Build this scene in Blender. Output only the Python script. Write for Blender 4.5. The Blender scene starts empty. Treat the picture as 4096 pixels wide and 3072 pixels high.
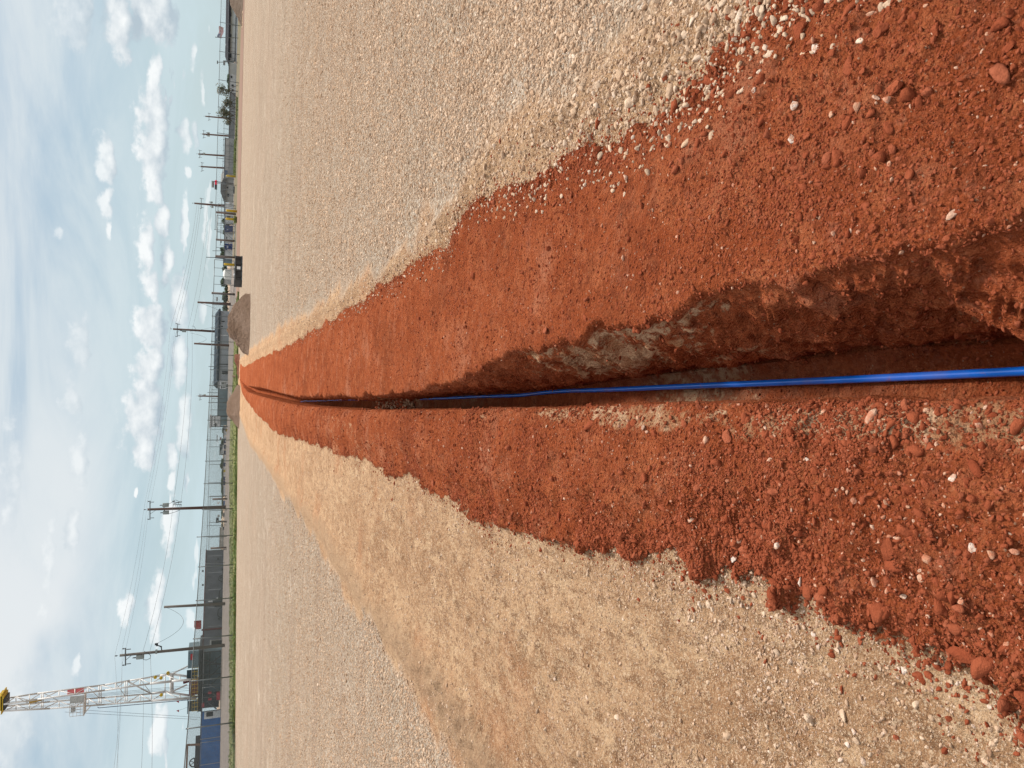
import bpy, bmesh, math, random
import numpy as np
from mathutils import Vector, Matrix

random.seed(7)
rng = np.random.default_rng(11)
scene = bpy.context.scene
col = scene.collection

# ------------------------------------------------------------------ camera, sky, sun, exposure
FPX, CAM_H = 2950.0, 1.1
PITCH, ROLL = math.atan((2048 - 897) / FPX), math.radians(1.4)
fwd = Vector((0, math.cos(PITCH), -math.sin(PITCH)))
up0 = Vector((0, math.sin(PITCH), math.cos(PITCH)))
r0 = Vector((1, 0, 0))
UPV = up0 * math.cos(ROLL) - r0 * math.sin(ROLL)
RGT = r0 * math.cos(ROLL) + up0 * math.sin(ROLL)
CAM = Vector((0, 0, CAM_H))
cd = bpy.data.cameras.new('camera')
cd.sensor_width = 36; cd.lens = FPX / 4096 * 36
cd.clip_start = .05; cd.clip_end = 3000
camo = bpy.data.objects.new('camera', cd); col.objects.link(camo)
# the phone was held sideways: picture left is up in the world
m = Matrix((-UPV, RGT, -fwd)).transposed().to_4x4(); m.translation = CAM
camo.matrix_world = m
scene.camera = camo

SUN_AZ, SUN_EL = math.radians(38), math.radians(56)
world = bpy.data.worlds.new('World'); scene.world = world; world.use_nodes = True
sd = bpy.data.lights.new('sun', 'SUN'); sd.energy = 4.4; sd.angle = math.radians(8); sd.color = (1, .95, .87)
so = bpy.data.objects.new('sun', sd); col.objects.link(so)
tosun = Vector((math.sin(SUN_AZ) * math.cos(SUN_EL), math.cos(SUN_AZ) * math.cos(SUN_EL), math.sin(SUN_EL)))
so.rotation_euler = tosun.to_track_quat('Z', 'Y').to_euler()
vs = scene.view_settings
vs.view_transform = 'Standard'; vs.look = 'None'; vs.gamma = 1; vs.exposure = 0.06; vs.use_curve_mapping = False
try:
    scene.cycles.max_bounces = 6; scene.cycles.diffuse_bounces = 3; scene.cycles.transparent_max_bounces = 8
except Exception: pass


def view_dir(X, Y):
    return fwd + RGT * ((1536 - Y) / FPX) + UPV * ((2048 - X) / FPX)


def azel(X, Y):
    d = view_dir(X, Y).normalized()
    return math.degrees(math.atan2(d.x, d.y)), math.degrees(math.asin(d.z))


class NT:
    def __init__(s, tree): s.t = tree; s.n = tree.nodes; s.l = tree.links
    def new(s, typ, **kw):
        n = s.n.new(typ)
        for k, v in kw.items():
            if k.startswith('i_'):
                n.inputs[k[2:].replace('_', ' ')].default_value = v
            else: setattr(n, k, v)
        return n
    def put(s, sock, v):
        if isinstance(v, bpy.types.NodeSocket): s.l.new(v, sock)
        else: sock.default_value = v
    def math(s, op, a, b=0.0, c=0.0, clamp=False):
        n = s.n.new('ShaderNodeMath'); n.operation = op; n.use_clamp = clamp
        for i, v in enumerate((a, b, c)): s.put(n.inputs[i], v)
        return n.outputs[0]
    def vmath(s, op, a, b=(0, 0, 0), c=(0, 0, 0)):
        n = s.n.new('ShaderNodeVectorMath'); n.operation = op
        s.put(n.inputs[0], a); s.put(n.inputs[1], b)
        if op == 'MULTIPLY_ADD': s.put(n.inputs[2], c)
        return n.outputs['Value'] if op in ('LENGTH', 'DOT_PRODUCT') else n.outputs[0]
    def mix(s, f, a, b, blend='MIX'):
        n = s.n.new('ShaderNodeMix'); n.data_type = 'RGBA'; n.blend_type = blend
        s.put(n.inputs[0], f)
        for k, v in ((6, a), (7, b)):
            s.put(n.inputs[k], v if isinstance(v, bpy.types.NodeSocket) else (*v[:3], 1))
        return n.outputs[2]
    def noise(s, vec, scale, detail=4, rough=.55, dist=0.0, dim='3D'):
        n = s.n.new('ShaderNodeTexNoise'); n.noise_dimensions = dim
        if vec is not None: s.l.new(vec, n.inputs['Vector'])
        n.inputs['Scale'].default_value = scale; n.inputs['Detail'].default_value = detail
        n.inputs['Roughness'].default_value = rough; n.inputs['Distortion'].default_value = dist
        return n.outputs[0]
    def voro(s, vec, scale, feature='F1', rand=1.0):
        n = s.n.new('ShaderNodeTexVoronoi'); n.feature = feature
        s.l.new(vec, n.inputs['Vector']); n.inputs['Scale'].default_value = scale
        n.inputs['Randomness'].default_value = rand
        return n
    def smooth(s, v, a, b, lo=0.0, hi=1.0):
        n = s.n.new('ShaderNodeMapRange'); n.interpolation_type = 'SMOOTHSTEP'
        s.put(n.inputs[0], v)
        for i, q in enumerate((a, b, lo, hi)): n.inputs[i + 1].default_value = q
        return n.outputs[0]


# clouds: (top px, bottom px, near-edge px, far-edge px, strength) turned into azimuth / elevation ellipses
def cz(L, oy):
    return [(a / 1.08, b / 1.08, oy + c / 1.08, oy + d / 1.08, k) for a, b, c, d, k in L]
CLOUDS = cz([(600, 745, -60, 170, 1.25), (470, 565, -40, 220, 1.15), (245, 395, -60, 190, 1.1), (620, 720, 400, 600, 1.2),
             (625, 715, 540, 760, 1.25), (635, 705, 740, 860, 1.0), (670, 725, 880, 1020, .95), (430, 500, 600, 780, 1.1),
             (435, 495, 810, 940, 1.0), (460, 487, 960, 1035, .75), (605, 665, 950, 1200, .95), (620, 690, 1180, 1310, .85),
             (690, 738, 1050, 1210, .95), (610, 705, 1330, 1500, 1.15), (612, 700, 1480, 1680, 1.15), (752, 815, 1190, 1400, 1.1),
             (752, 805, 1440, 1650, 1.2), (782, 825, 500, 640, .9), (795, 822, 710, 790, .8), (782, 812, 860, 1090, .9),
             (640, 700, 240, 420, .8), (280, 400, 1280, 1700, .6), (222, 280, 930, 1050, .55), (832, 858, 500, 640, .75),
             (870, 892, 820, 1060, .7), (858, 888, 1280, 1400, .8), (820, 852, 130, 320, .55), (865, 890, 300, 480, .45),
             (890, 915, 900, 1250, .45)], 0) + \
    cz([(572, 692, 0, 250, 1.2), (588, 665, 220, 360, 1.0), (778, 830, 60, 300, 1.0), (720, 765, 230, 380, .95),
        (312, 385, 220, 460, .85), (262, 355, -20, 170, .75), (275, 350, 530, 720, .95), (712, 760, 490, 730, 1.0),
        (648, 705, 820, 1110, 1.0), (518, 572, 890, 1035, .85), (668, 728, 1390, 1600, 1.15), (732, 762, 380, 470, .8),
        (573, 590, 440, 495, .7), (160, 255, 380, 1150, .5), (-20, 110, 60, 700, .65), (295, 350, 1150, 1290, .6),
        (-40, 190, 1150, 1700, .6), (805, 850, 980, 1080, .8), (795, 815, 380, 470, .7)], 1536)


def build_world():
    w = NT(world.node_tree); w.n.clear()
    g = bpy.data.node_groups.new('cloud_field', 'ShaderNodeTree')
    g.interface.new_socket('P', in_out='INPUT', socket_type='NodeSocketVector')
    g.interface.new_socket('D', in_out='OUTPUT', socket_type='NodeSocketFloat')
    q = NT(g)
    gi = g.nodes.new('NodeGroupInput'); go = g.nodes.new('NodeGroupOutput')
    P = gi.outputs[0]
    wn = q.new('ShaderNodeTexNoise'); q.l.new(P, wn.inputs['Vector']); wn.inputs['Scale'].default_value = .55; wn.inputs['Detail'].default_value = 3
    wv = q.vmath('MULTIPLY', q.vmath('SUBTRACT', wn.outputs['Color'], (.5, .5, .5)), (1.9, .9, 0))
    PW = q.vmath('ADD', P, wv)
    acc = None
    for a, b, c, d, k in CLOUDS:
        k = k * .8 + .26
        a1, e1 = azel(a, (c + d) / 2); a2, e2 = azel(b, (c + d) / 2)
        a3, _ = azel((a + b) / 2, c); a4, _ = azel((a + b) / 2, d)
        w_, h_ = abs(a3 - a4) / 2 * 1.2, abs(e1 - e2) * .92
        ca, ce = (a3 + a4) / 2, min(e1, e2) + abs(e1 - e2) * .34
        v = q.vmath('MULTIPLY_ADD', PW, (1 / w_, 1 / h_, 0), (-ca / w_, -ce / h_, 0))
        v = q.vmath('MAXIMUM', v, q.vmath('MULTIPLY', v, (1, -2.3, 1)))
        f = q.math('SUBTRACT', k, q.vmath('LENGTH', v))
        acc = f if acc is None else q.math('MAXIMUM', acc, f)
    # small unnamed puffs low over the horizon and general cover elsewhere
    sc = q.vmath('MULTIPLY', P, (.16, 1.0, 0))
    rnd = q.noise(sc, 1.1, 3, .55)
    far = q.smooth(rnd, .50, .74, -1.2, .75)
    spx = q.new('ShaderNodeSeparateXYZ'); q.l.new(P, spx.inputs[0])
    far = q.math('ADD', far, q.smooth(spx.outputs[1], 3.5, 7, 0, -1.5))
    acc = q.math('MAXIMUM', acc, far)
    fb = q.noise(q.vmath('MULTIPLY', P, (1, 1.5, 1)), .85, 7, .56)
    d = q.math('ADD', acc, q.math('MULTIPLY', q.math('SUBTRACT', fb, .5), 1.75))
    q.l.new(d, go.inputs[0])

    tc = w.new('ShaderNodeTexCoord')
    sp = w.new('ShaderNodeSeparateXYZ'); w.l.new(tc.outputs['Generated'], sp.inputs[0])
    az = w.math('MULTIPLY', w.math('ARCTAN2', sp.outputs[0], sp.outputs[1]), 57.2958)
    el = w.math('MULTIPLY', w.math('ARCSINE', sp.outputs[2]), 57.2958)
    cb = w.new('ShaderNodeCombineXYZ'); w.l.new(az, cb.inputs[0]); w.l.new(el, cb.inputs[1])
    def field(v):
        n = w.new('ShaderNodeGroup'); n.node_tree = g; w.l.new(v, n.inputs[0]); return n.outputs[0]
    d0 = field(cb.outputs[0]); d1 = field(w.vmath('ADD', cb.outputs[0], (.15, .80, 0)))
    hi = w.smooth(el, 6.5, 9.5)
    dens = w.math('MULTIPLY', w.smooth(w.math('SUBTRACT', d0, w.math('MULTIPLY', hi, .12)), -.10, .42), w.math('SUBTRACT', 1.0, w.math('MULTIPLY', hi, .48)))
    lit = w.math('ADD', .34, w.math('MULTIPLY', w.math('SUBTRACT', d0, d1), .62), clamp=True)
    sky = w.new('ShaderNodeTexSky', sky_type='NISHITA', sun_disc=False, sun_elevation=SUN_EL, sun_rotation=SUN_AZ,
                altitude=800, air_density=1.2, dust_density=2.0, ozone_density=1.0)
    S = 10.0  # the background runs at strength 0.1
    veil = w.noise(w.vmath('MULTIPLY', cb.outputs[0], (.045, .19, 0)), 1.0, 6, .6, .6)
    v1 = w.smooth(veil, .34, .60)
    hz = w.smooth(el, -1, 15)
    clear = w.mix(hz, (.50 * S, .645 * S, .70 * S), (.43 * S, .55 * S, .655 * S))
    clear = w.mix(.16, clear, sky.outputs[0])
    thin = w.mix(hz, (.565 * S, .70 * S, .745 * S), (.68 * S, .745 * S, .785 * S))
    up = w.smooth(el, 14, 60)
    body = w.mix(w.math('MULTIPLY', v1, .95), clear, thin)
    vl2 = w.noise(w.vmath('MULTIPLY', w.vmath('ADD', cb.outputs[0], (9, 3, 0)), (.05, .13, 0)), 1.0, 5, .5, .4)
    left_ = w.smooth(az, 12, -18, .25, 1.0)
    body = w.mix(w.math('MULTIPLY', w.math('MULTIPLY', w.smooth(vl2, .36, .58), w.smooth(el, 5.5, 10)), left_), body, (.76 * S, .80 * S, .825 * S))
    body = w.mix(up, body, (1.20 * S, 1.18 * S, 1.15 * S))
    cc = w.mix(lit, (.46 * S, .55 * S, .62 * S), (.92 * S, .945 * S, .95 * S))
    low = w.smooth(el, 0, 5)
    cc = w.mix(w.math('MULTIPLY', w.math('SUBTRACT', 1.0, low), .55), cc, body)
    res = w.mix(w.math('MULTIPLY', dens, .97), body, cc)
    below = w.smooth(el, -3, -.5)
    res = w.mix(below, (.28 * S, .24 * S, .2 * S), res)
    bg = w.new('ShaderNodeBackground'); w.l.new(res, bg.inputs[0]); bg.inputs[1].default_value = .1
    out = w.new('ShaderNodeOutputWorld'); w.l.new(bg.outputs[0], out.inputs[0])
    world.cycles.sampling_method = 'MANUAL'; world.cycles.sample_map_resolution = 512


build_world()


# ------------------------------------------------------------------ helpers
def smst(a, b, x):
    t = np.clip((np.asarray(x, float) - a) / (b - a), 0, 1); return t * t * (3 - 2 * t)


def base(y):
    return .25 * smst(5, 32, y) + .2 * smst(70, 140, y)


def basef(y): return float(base(y))


def sight(X, Y, D):
    """the point the camera sees at photo position X, Y, D metres ahead"""
    d = view_dir(X, Y); return CAM + d * (D / d.y)


def spot(Y, D):
    """ground point D metres ahead in the direction of photo row Y"""
    X = 905.0
    for _ in range(6):
        p = sight(X, Y, D); z = basef(D)
        X += (p.z - z) / D * FPX * .868
    return Vector((p.x, D, z))


def hgt(X, Y, D): return sight(X, Y, D).z


def hash3(ix, iy, iz, seed):
    h = (ix.astype(np.int64) * 374761393 + iy.astype(np.int64) * 668265263 + iz.astype(np.int64) * 2147483647 + seed * 974711) & 0xffffffff
    h = ((h ^ (h >> 13)) * 1274126177) & 0xffffffff
    h = (h ^ (h >> 16)) & 0xffffff
    return h.astype(np.float32) / 0xffffff


def vnoise(P, freq, seed=0):
    q = P * freq
    i = np.floor(q).astype(np.int32); f = (q - i).astype(np.float32); f = f * f * (3 - 2 * f)
    r = 0
    for dx in (0, 1):
        wx = f[:, 0] if dx else 1 - f[:, 0]
        for dy in (0, 1):
            wy = f[:, 1] if dy else 1 - f[:, 1]
            for dz in (0, 1):
                wz = f[:, 2] if dz else 1 - f[:, 2]
                r = r + wx * wy * wz * hash3(i[:, 0] + dx, i[:, 1] + dy, i[:, 2] + dz, seed)
    return r  # 0..1


MATS = {}
def mat(name, color, rough=.7, metal=0.0, var=.18, scale=3.0, bump=0.0, emit=None, spec=.4, streak=False):
    if name in MATS: return MATS[name]
    mt = bpy.data.materials.new(name); mt.use_nodes = True
    t = NT(mt.node_tree); b = t.n['Principled BSDF']
    tc = t.new('ShaderNodeTexCoord')
    v = tc.outputs['Object']
    if streak: v = t.vmath('MULTIPLY', v, (1, 1, .12))
    n = t.noise(v, scale, 5, .6)
    c = t.mix(t.smooth(n, .3, .75), [x * (1 - var) for x in color], [min(1, x * (1 + var * .6)) for x in color])
    n2 = t.noise(tc.outputs['Object'], scale * 9, 3, .6)
    c = t.mix(t.math('MULTIPLY', t.smooth(n2, .55, .8), var), c, [x * .45 for x in color])
    t.l.new(c, b.inputs['Base Color'])
    b.inputs['Roughness'].default_value = rough; b.inputs['Metallic'].default_value = metal
    b.inputs['Specular IOR Level'].default_value = spec
    if bump:
        bn = t.new('ShaderNodeBump'); bn.inputs['Strength'].default_value = .6; bn.inputs['Distance'].default_value = bump
        t.l.new(n2, bn.inputs['Height']); t.l.new(bn.outputs[0], b.inputs['Normal'])
    if emit:
        b.inputs['Emission Color'].default_value = (*emit[:3], 1); b.inputs['Emission Strength'].default_value = emit[3]
    MATS[name] = mt
    return mt


class MB:
    def __init__(s): s.v = []; s.f = []
    def add(s, vs, fs):
        o = len(s.v); s.v += [tuple(p) for p in vs]; s.f += [tuple(o + i for i in f) for f in fs]
    def frame(s, o, u, n, w, h, d):
        """box: o corner, u unit along, n unit outward, sizes w along u, d along n, h up"""
        o = Vector(o); z = Vector((0, 0, 1))
        c = [o + u * (a * w) + n * (b * d) + z * (e * h) for e in (0, 1) for a, b in ((0, 0), (1, 0), (1, 1), (0, 1))]
        s.add(c, [(0, 1, 2, 3), (4, 7, 6, 5), (0, 4, 5, 1), (1, 5, 6, 2), (2, 6, 7, 3), (3, 7, 4, 0)])
    def box(s, a, b):
        s.frame((a[0], a[1], a[2]), Vector((1, 0, 0)), Vector((0, 1, 0)), b[0] - a[0], b[2] - a[2], b[1] - a[1])
    def tube(s, p, q, r, r2=None, n=8, cap=True):
        p = Vector(p); q = Vector(q); r2 = r if r2 is None else r2
        d = (q - p)
        if d.length < 1e-6: return
        d.normalize(); a = d.orthogonal().normalized(); b = d.cross(a)
        vs = [p + (a * math.cos(t) + b * math.sin(t)) * r for t in [2 * math.pi * i / n for i in range(n)]]
        vs += [q + (a * math.cos(t) + b * math.sin(t)) * r2 for t in [2 * math.pi * i / n for i in range(n)]]
        fs = [(i, (i + 1) % n, n + (i + 1) % n, n + i) for i in range(n)]
        if cap: fs += [tuple(range(n))[::-1], tuple(range(n, 2 * n))]
        s.add(vs, fs)
    def path(s, pts, r, n=6):
        pts = [Vector(p) for p in pts]; rings = []
        vs = []; k = len(pts)
        for i, p in enumerate(pts):
            d = (pts[min(i + 1, k - 1)] - pts[max(i - 1, 0)]).normalized()
            a = d.cross(Vector((.0, .05, 1))).normalized(); b = d.cross(a)
            rr = r[i] if hasattr(r, '__len__') else r
            vs += [p + (a * math.cos(t) + b * math.sin(t)) * rr for t in [2 * math.pi * j / n for j in range(n)]]
        fs = [(i * n + j, i * n + (j + 1) % n, (i + 1) * n + (j + 1) % n, (i + 1) * n + j) for i in range(k - 1) for j in range(n)]
        fs += [tuple(range(n))[::-1], tuple((k - 1) * n + j for j in range(n))]
        s.add(vs, fs)
    def lathe(s, o, prof, n=16):
        o = Vector(o); vs = []
        for r, z in prof: vs += [o + Vector((r * math.cos(2 * math.pi * j / n), r * math.sin(2 * math.pi * j / n), z)) for j in range(n)]
        k = len(prof)
        fs = [(i * n + j, i * n + (j + 1) % n, (i + 1) * n + (j + 1) % n, (i + 1) * n + j) for i in range(k - 1) for j in range(n)]
        fs += [tuple(range(n))[::-1], tuple((k - 1) * n + j for j in range(n))]
        s.add(vs, fs)
    def quad(s, a, b, c, d): s.add([a, b, c, d], [(0, 1, 2, 3)])
    def build(s, name, m_, parent=None, smooth=False, base_=None):
        off = Vector(parent.location) if parent else (Vector(base_) if base_ is not None else Vector((0, 0, 0)))
        if parent and parent.parent: off = off + Vector(parent.parent.location)
        me = bpy.data.meshes.new(name); me.from_pydata([tuple(Vector(p) - off) for p in s.v], [], s.f)
        if m_: me.materials.append(m_)
        if smooth: me.polygons.foreach_set('use_smooth', [True] * len(me.polygons))
        me.update()
        o = bpy.data.objects.new(name, me); col.objects.link(o)
        if parent: o.parent = parent
        else: o.location = off
        return o


def tag(o, label=None, cat=None, group=None, kind=None):
    if label: o['label'] = label
    if cat: o['category'] = cat
    if group: o['group'] = group
    if kind: o['kind'] = kind
    return o


def thing(name, loc, label, cat, group=None):
    o = bpy.data.objects.new(name, None); o.location = loc; o.empty_display_size = .2; col.objects.link(o)
    return tag(o, label, cat, group)


# ------------------------------------------------------------------ ground with the trench
def I(y, pts):
    pts = sorted((b, a) for a, b in pts)
    return np.interp(y, [p[0] for p in pts], [p[1] for p in pts])
RED_R = [(.9, 50), (.75, 44), (.50, 38), (.47, 32.3), (.548, 22.4), (.577, 12.2), (.655, 8.95), (.709, 6.06), (.734, 4.5), (.74, 3.88), (.807, 3.67), (.887, 3.34),
         (.828, 2.9), (.796, 2.52), (.812, 2.25), (.736, 1.97), (.739, 1.76), (.758, 1.65), (.8, 1.5), (.82, 1.4), (.85, 1.25), (.9, .7), (.9, -30)]
RED_L = [(-.05, 50), (-.10, 47), (-.816, 37.5), (-.966, 28), (-1.03, 23.6), (-1.10, 19.2), (-1.08, 15.2), (-.822, 9.55), (-.717, 7.04), (-.665, 5.33), (-.618, 4.37), (-.605, 3.4),
         (-.58, 2.8), (-.506, 2.2), (-.491, 1.9), (-.443, 1.66), (-.44, 1.2), (-.43, .7), (-.43, -30)]
GR_L = [(-2.168, 60), (-2.168, 32), (-2.296, 26.9), (-2.112, 19.3), (-2.076, 13.1), (-1.889, 9.3), (-1.91, 7.75), (-1.92, 6.6), (-1.897, 5.7),
        (-1.805, 4.75), (-1.79, 3.3), (-1.8, 1), (-1.8, -30)]
GR_R = [(1.1, 60), (1.02, 22.6), (.94, 9), (.86, 5.0), (.97, 3.56), (1.09, 2.72), (.97, 2.1), (.98, 1.6), (1.0, 1.0), (1.0, -30)]
LIP_R = [(.25, 60), (.12, 42), (-.20, 36), (-.32, 30), (-.26, 21.2), (-.285, 14), (-.27, 11.5), (-.138, 6.55), (-.064, 4.22), (.015, 3.48), (.076, 3.0), (.105, 2.58), (.165, 2.02),
         (.154, 1.77), (.19, 1.66), (.214, 1.53), (.211, 1.39), (.227, 1.18), (.26, 1.06), (.243, .96), (.239, .86), (.243, .7), (.25, -30)]
LIP_L = [(0., 60), (-.14, 42), (-.45, 36), (-.56, 30), (-.50, 21), (-.47, 17), (-.43, 13), (-.39, 11), (-.266, 6.63), (-.202, 5.08), (-.157, 4.02), (-.078, 2.33),
         (-.043, 1.68), (-.027, 1.29), (-.012, .91), (-.004, .7), (0, -30)]
FLO_R = [(.15, 60), (.0, 42), (-.31, 36), (-.42, 30), (-.34, 20), (-.33, 14), (-.30, 11.5), (-.165, 6.6), (-.068, 4.49), (-.009, 3.05), (.043, 2.41), (.087, 1.62), (.108, 1.29),
         (.106, 1.0), (.106, -30)]


def lip_r(y):
    y = np.asarray(y, float); q = np.stack([y * 0, y, y * 0], -1)
    k = smst(.3, .6, y) * smst(16, 8, y)
    return I(y, LIP_R) + k * ((vnoise(q, 5, 41) - .5) * .045 + (vnoise(q, 14, 42) - .5) * .035 + (vnoise(q, 40, 43) - .5) * .014)


def build_ground():
    ys = np.concatenate([np.linspace(-30, .3, 10), np.linspace(.42, .58, 4), .62 * np.exp(np.linspace(0, math.log(42 / .62), 800)),
                         np.linspace(43, 95, 56), np.geomspace(100, 1500, 16)])
    R = len(ys)
    ext = np.where(ys < 45, .62 * np.clip(ys, 0, None) + .85, 28.7)
    lipL, lipR, floR = I(ys, LIP_L), lip_r(ys), I(ys, FLO_R)
    lipR = np.maximum(lipR, floR + .004)
    gate = smst(42, 33, ys)
    dep = .40 * gate * np.where(ys < 19, 1, 1 - .4 * smst(24, 38, ys)) + .004
    z0 = base(ys)
    zf = z0 - dep
    # soil bridging the trench
    plug = smst(5.75, 6.05, ys) * smst(7.45, 7.15, ys)
    zf = zf + .09 * plug
    NA, NB, NC, ND, NE, NS = 330, 36, 60, 110, 400, 14
    X = []; Z = []; S = []
    sk = np.geomspace(1, 500, NS)[::-1]
    tA = np.linspace(1, 0, NA) ** 1.15
    for r in range(R):
        e = ext[r]
        xa = lipL[r] - tA * (e + lipL[r])
        xs = [-(e + sk), xa]
        zs = [np.full(NS, z0[r]), np.full(NA, z0[r])]
        tb = np.linspace(0, 1, NB + 2)[1:-1]
        xs.append(lipL[r] + .008 * np.sin(tb * 3)); zs.append(z0[r] + (zf[r] - z0[r]) * tb)
        tcx = np.linspace(0, 1, NC)
        xs.append(lipL[r] + .004 + (floR[r] - lipL[r] - .004) * tcx)
        zs.append(zf[r] + .02 * np.abs(tcx * 2 - 1) ** 3)
        # right wall from floor up to lip
        td = np.linspace(0, 1, ND + 2)[1:-1]
        gx = np.interp(td, [0, .22, .32, .42, .62, .85, 1], [0.10, 0.16, 0.05, .16, .47, .85, 1])
        gz = np.interp(td, [0, .22, .32, .42, .62, .85, 1], [0, .22, .30, .42, .64, .90, 1])
        xs.append(floR[r] + (lipR[r] - floR[r]) * gx); zs.append(zf[r] + (z0[r] - zf[r]) * gz)
        te = np.linspace(0, 1, NE) ** 1.2
        xs.append(lipR[r] + te * (e - lipR[r])); zs.append(np.full(NE, z0[r]))
        xs.append(e + sk[::-1]); zs.append(np.full(NS, z0[r]))
        X.append(np.concatenate(xs)); Z.append(np.concatenate(zs))
    X = np.array(X); Z = np.array(Z); C = X.shape[1]
    Yg = np.repeat(ys[:, None], C, 1)
    sec = np.concatenate([np.zeros(NS + NA), np.full(NB, 1), np.full(NC, 2), np.full(ND, 3), np.full(NE + NS, 4)]).astype(int)
    SEC = np.repeat(sec[None], R, 0)
    P = np.stack([X, Yg, Z], -1).reshape(-1, 3).astype(np.float64)
    x, y = P[:, 0], P[:, 1]
    f2 = P.copy(); f2[:, 2] *= .3
    flat = np.isin(SEC.ravel(), (0, 4))
    sp = np.maximum(.0056 * np.abs(y), .004)
    def oct_(freq, seed, pts=P):
        n = vnoise(pts, freq, seed) - .5
        return n * np.clip(1 / (freq * 2.0 * sp) - .35, 0, 1)
    n1, n2, n3, n4 = oct_(1.6, 1), oct_(6, 2), oct_(19, 3), oct_(46, 4)
    n5 = oct_(105, 5); n6 = oct_(220, 6)
    j = .05 * n1 + .05 * n2 + .045 * n3 + .04 * n4 + .03 * n5
    far_ = 1 + y * .03
    j = j * np.clip(far_, 1, 2)
    rl, rr, gl, gr = I(y, RED_L), I(y, RED_R), I(y, GR_L), I(y, GR_R)
    inL = x - rl + j; inR = rr - x + j * .8
    red = smst(-.012, .02, inL) * smst(-.012, .02, inR) * smst(48, 44, y)
    red = np.where(flat, red, smst(48, 44, y))
    jg = .30 * n1 + .16 * n2 + .08 * n3
    gravL = smst(-.05, .08, gl - x + jg)
    gravR = smst(-.06, .10, x - gr + jg * .9)
    pl = flat & (x > 0)
    grav = np.clip(gravL * (x < -.6) + gravR * (x > .3), 0, 1) * (1 - red)
    # heights
    dz = np.zeros(len(P))
    dl = np.abs(x - I(y, LIP_L)); dr = np.abs(x - lip_r(y))
    side = x < I(y, LIP_L) + .001
    berm = np.where(side, .045 * smst(0, .22, inL), .03 * smst(0, .25, inR)) * red
    lump = np.clip(n2 + .06, 0, 1) ** 1.3 * .055 + np.clip(n3 + .02, 0, 1) ** 1.2 * .045 + np.clip(n4, 0, 1) * .022
    fine = np.abs(n5) * .024 + np.abs(n6) * .012
    w_left = np.where(side, 1.0, .45 + .5 * smst(1.8, 1.1, y) * smst(.35, .6, x))
    dz += np.where(flat, berm + red * (lump * w_left + fine + .02 * n1), 0)
    edge = smst(-.03, .03, inL) * smst(.12, .03, inL) * (x < 0) + smst(-.03, .03, inR) * smst(.12, .03, inR) * (x > 0)
    dz += flat * edge * red * (np.clip(n3, 0, 1) * .022 + .006)
    tan = (1 - red) * (1 - grav)
    dz += flat * tan * (n1 * .03 + n2 * .016 + n3 * .008 + n4 * .006 + n5 * .004)
    ridge = np.exp(-((x - gl - .16 + .06 * n1) / .13) ** 2) * .035 + np.exp(-((x - gl - .75 + .1 * n1) / .2) ** 2) * .016
    ridge = ridge * (x < -.7) * (y > 0)
    ridge += np.exp(-((x - (rr + gr) / 2 - .03) / .07) ** 2) * .022 * (x > .4) * (y > 0)
    dz += flat * ridge * (1 + 1.2 * n3)
    dz += flat * grav * (n1 * .02 + n2 * .006 + n4 * .010 + n5 * .008 + n6 * .003)
    # lips roll into the trench
    lipd = np.where(side, dl, dr)
    wlip = np.where(side, .05, .007)
    dz -= flat * (x > rl) * (x < rr) * gate_at(y) * np.exp(-lipd / wlip) * (berm * np.where(side, 1, .5) + .008)
    P[:, 2] += dz
    # walls and floor
    Q = P.reshape(R, C, 3)
    gu = np.gradient(Q, axis=1); gv = np.gradient(Q, axis=0)
    N = np.cross(gu, gv); N /= np.linalg.norm(N, axis=-1, keepdims=True) + 1e-12
    N = N.reshape(-1, 3)
    wall = (~flat)
    amp = n2 * .018 + n3 * .022 + n4 * .010 + n5 * .005 + n6 * .002
    run = vnoise(np.stack([x * 3 + P[:, 2] * 2, y * 9 + P[:, 2] * 5.5, P[:, 2] * 1.5], -1), 2.2, 9) * .7 + vnoise(np.stack([x * 6, y * 26 + P[:, 2] * 16, P[:, 2] * 5], -1), 2.2, 10) * .45 - .57
    rid = 1 - np.abs(2 * vnoise(np.stack([x * 5 + P[:, 2] * 4, y * 20 + P[:, 2] * 15, P[:, 2] * 4], -1), 2.2, 12) - 1)
    s_ = SEC.ravel()
    ampR = (amp * .9 + run * .022 + (rid - .5) * .018)
    colix = np.repeat(np.arange(C)[None], R, 0).ravel()
    i3 = NS + NA + NB + NC
    t3 = (colix - i3) / ND
    k3 = (s_ == 3) * np.clip(np.minimum(t3 * 8, (1 - t3) * 7), 0, 1)
    P += N * (ampR * k3)[:, None]
    # a clod hanging from the right wall close to the camera
    hang = (s_ == 3) * np.exp(-((y - .80) / .13) ** 2) * np.exp(-((t3 - .62) / .2) ** 2)
    P[:, 0] -= hang * (.045 + .05 * n3 + .03 * n4)
    hol = (s_ == 3) * np.exp(-((y - 1.02) / .09) ** 2) * np.exp(-((t3 - .40) / .18) ** 2)
    P[:, 0] += hol * (.03 + .05 * n3)
    t1 = (colix - NS - NA) / NB
    P[:, 0] += (s_ == 1) * amp * .6 * np.clip((t1) * 6, 0, 1)
    P[:, 2] += (s_ == 2) * (amp * .5 + .09 * I2(y) * (np.clip(n3, 0, 1) + np.clip(n4, 0, 1) * .5))
    # zone colours: red, gravel, pale streaks, grey-brown floor patches
    pale = vnoise(P * np.array([1, .6, 1]), 7, 21) * .36 + vnoise(P, 21, 22) * .34 + vnoise(P, 75, 23) * .3
    band_l = np.exp(-((x - I(y, LIP_L) + .035) / .04) ** 2) * flat * (smst(1.6, 1.0, y) * 1.1 + smst(3.4, 2.4, y) * .45 + .35 * smst(6, 3, y)) * (x < .1)
    k_r = (s_ == 3) * np.exp(-((y - 2.25) / .55) ** 2) * smst(.28, .5, t3) * 1.15
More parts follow.
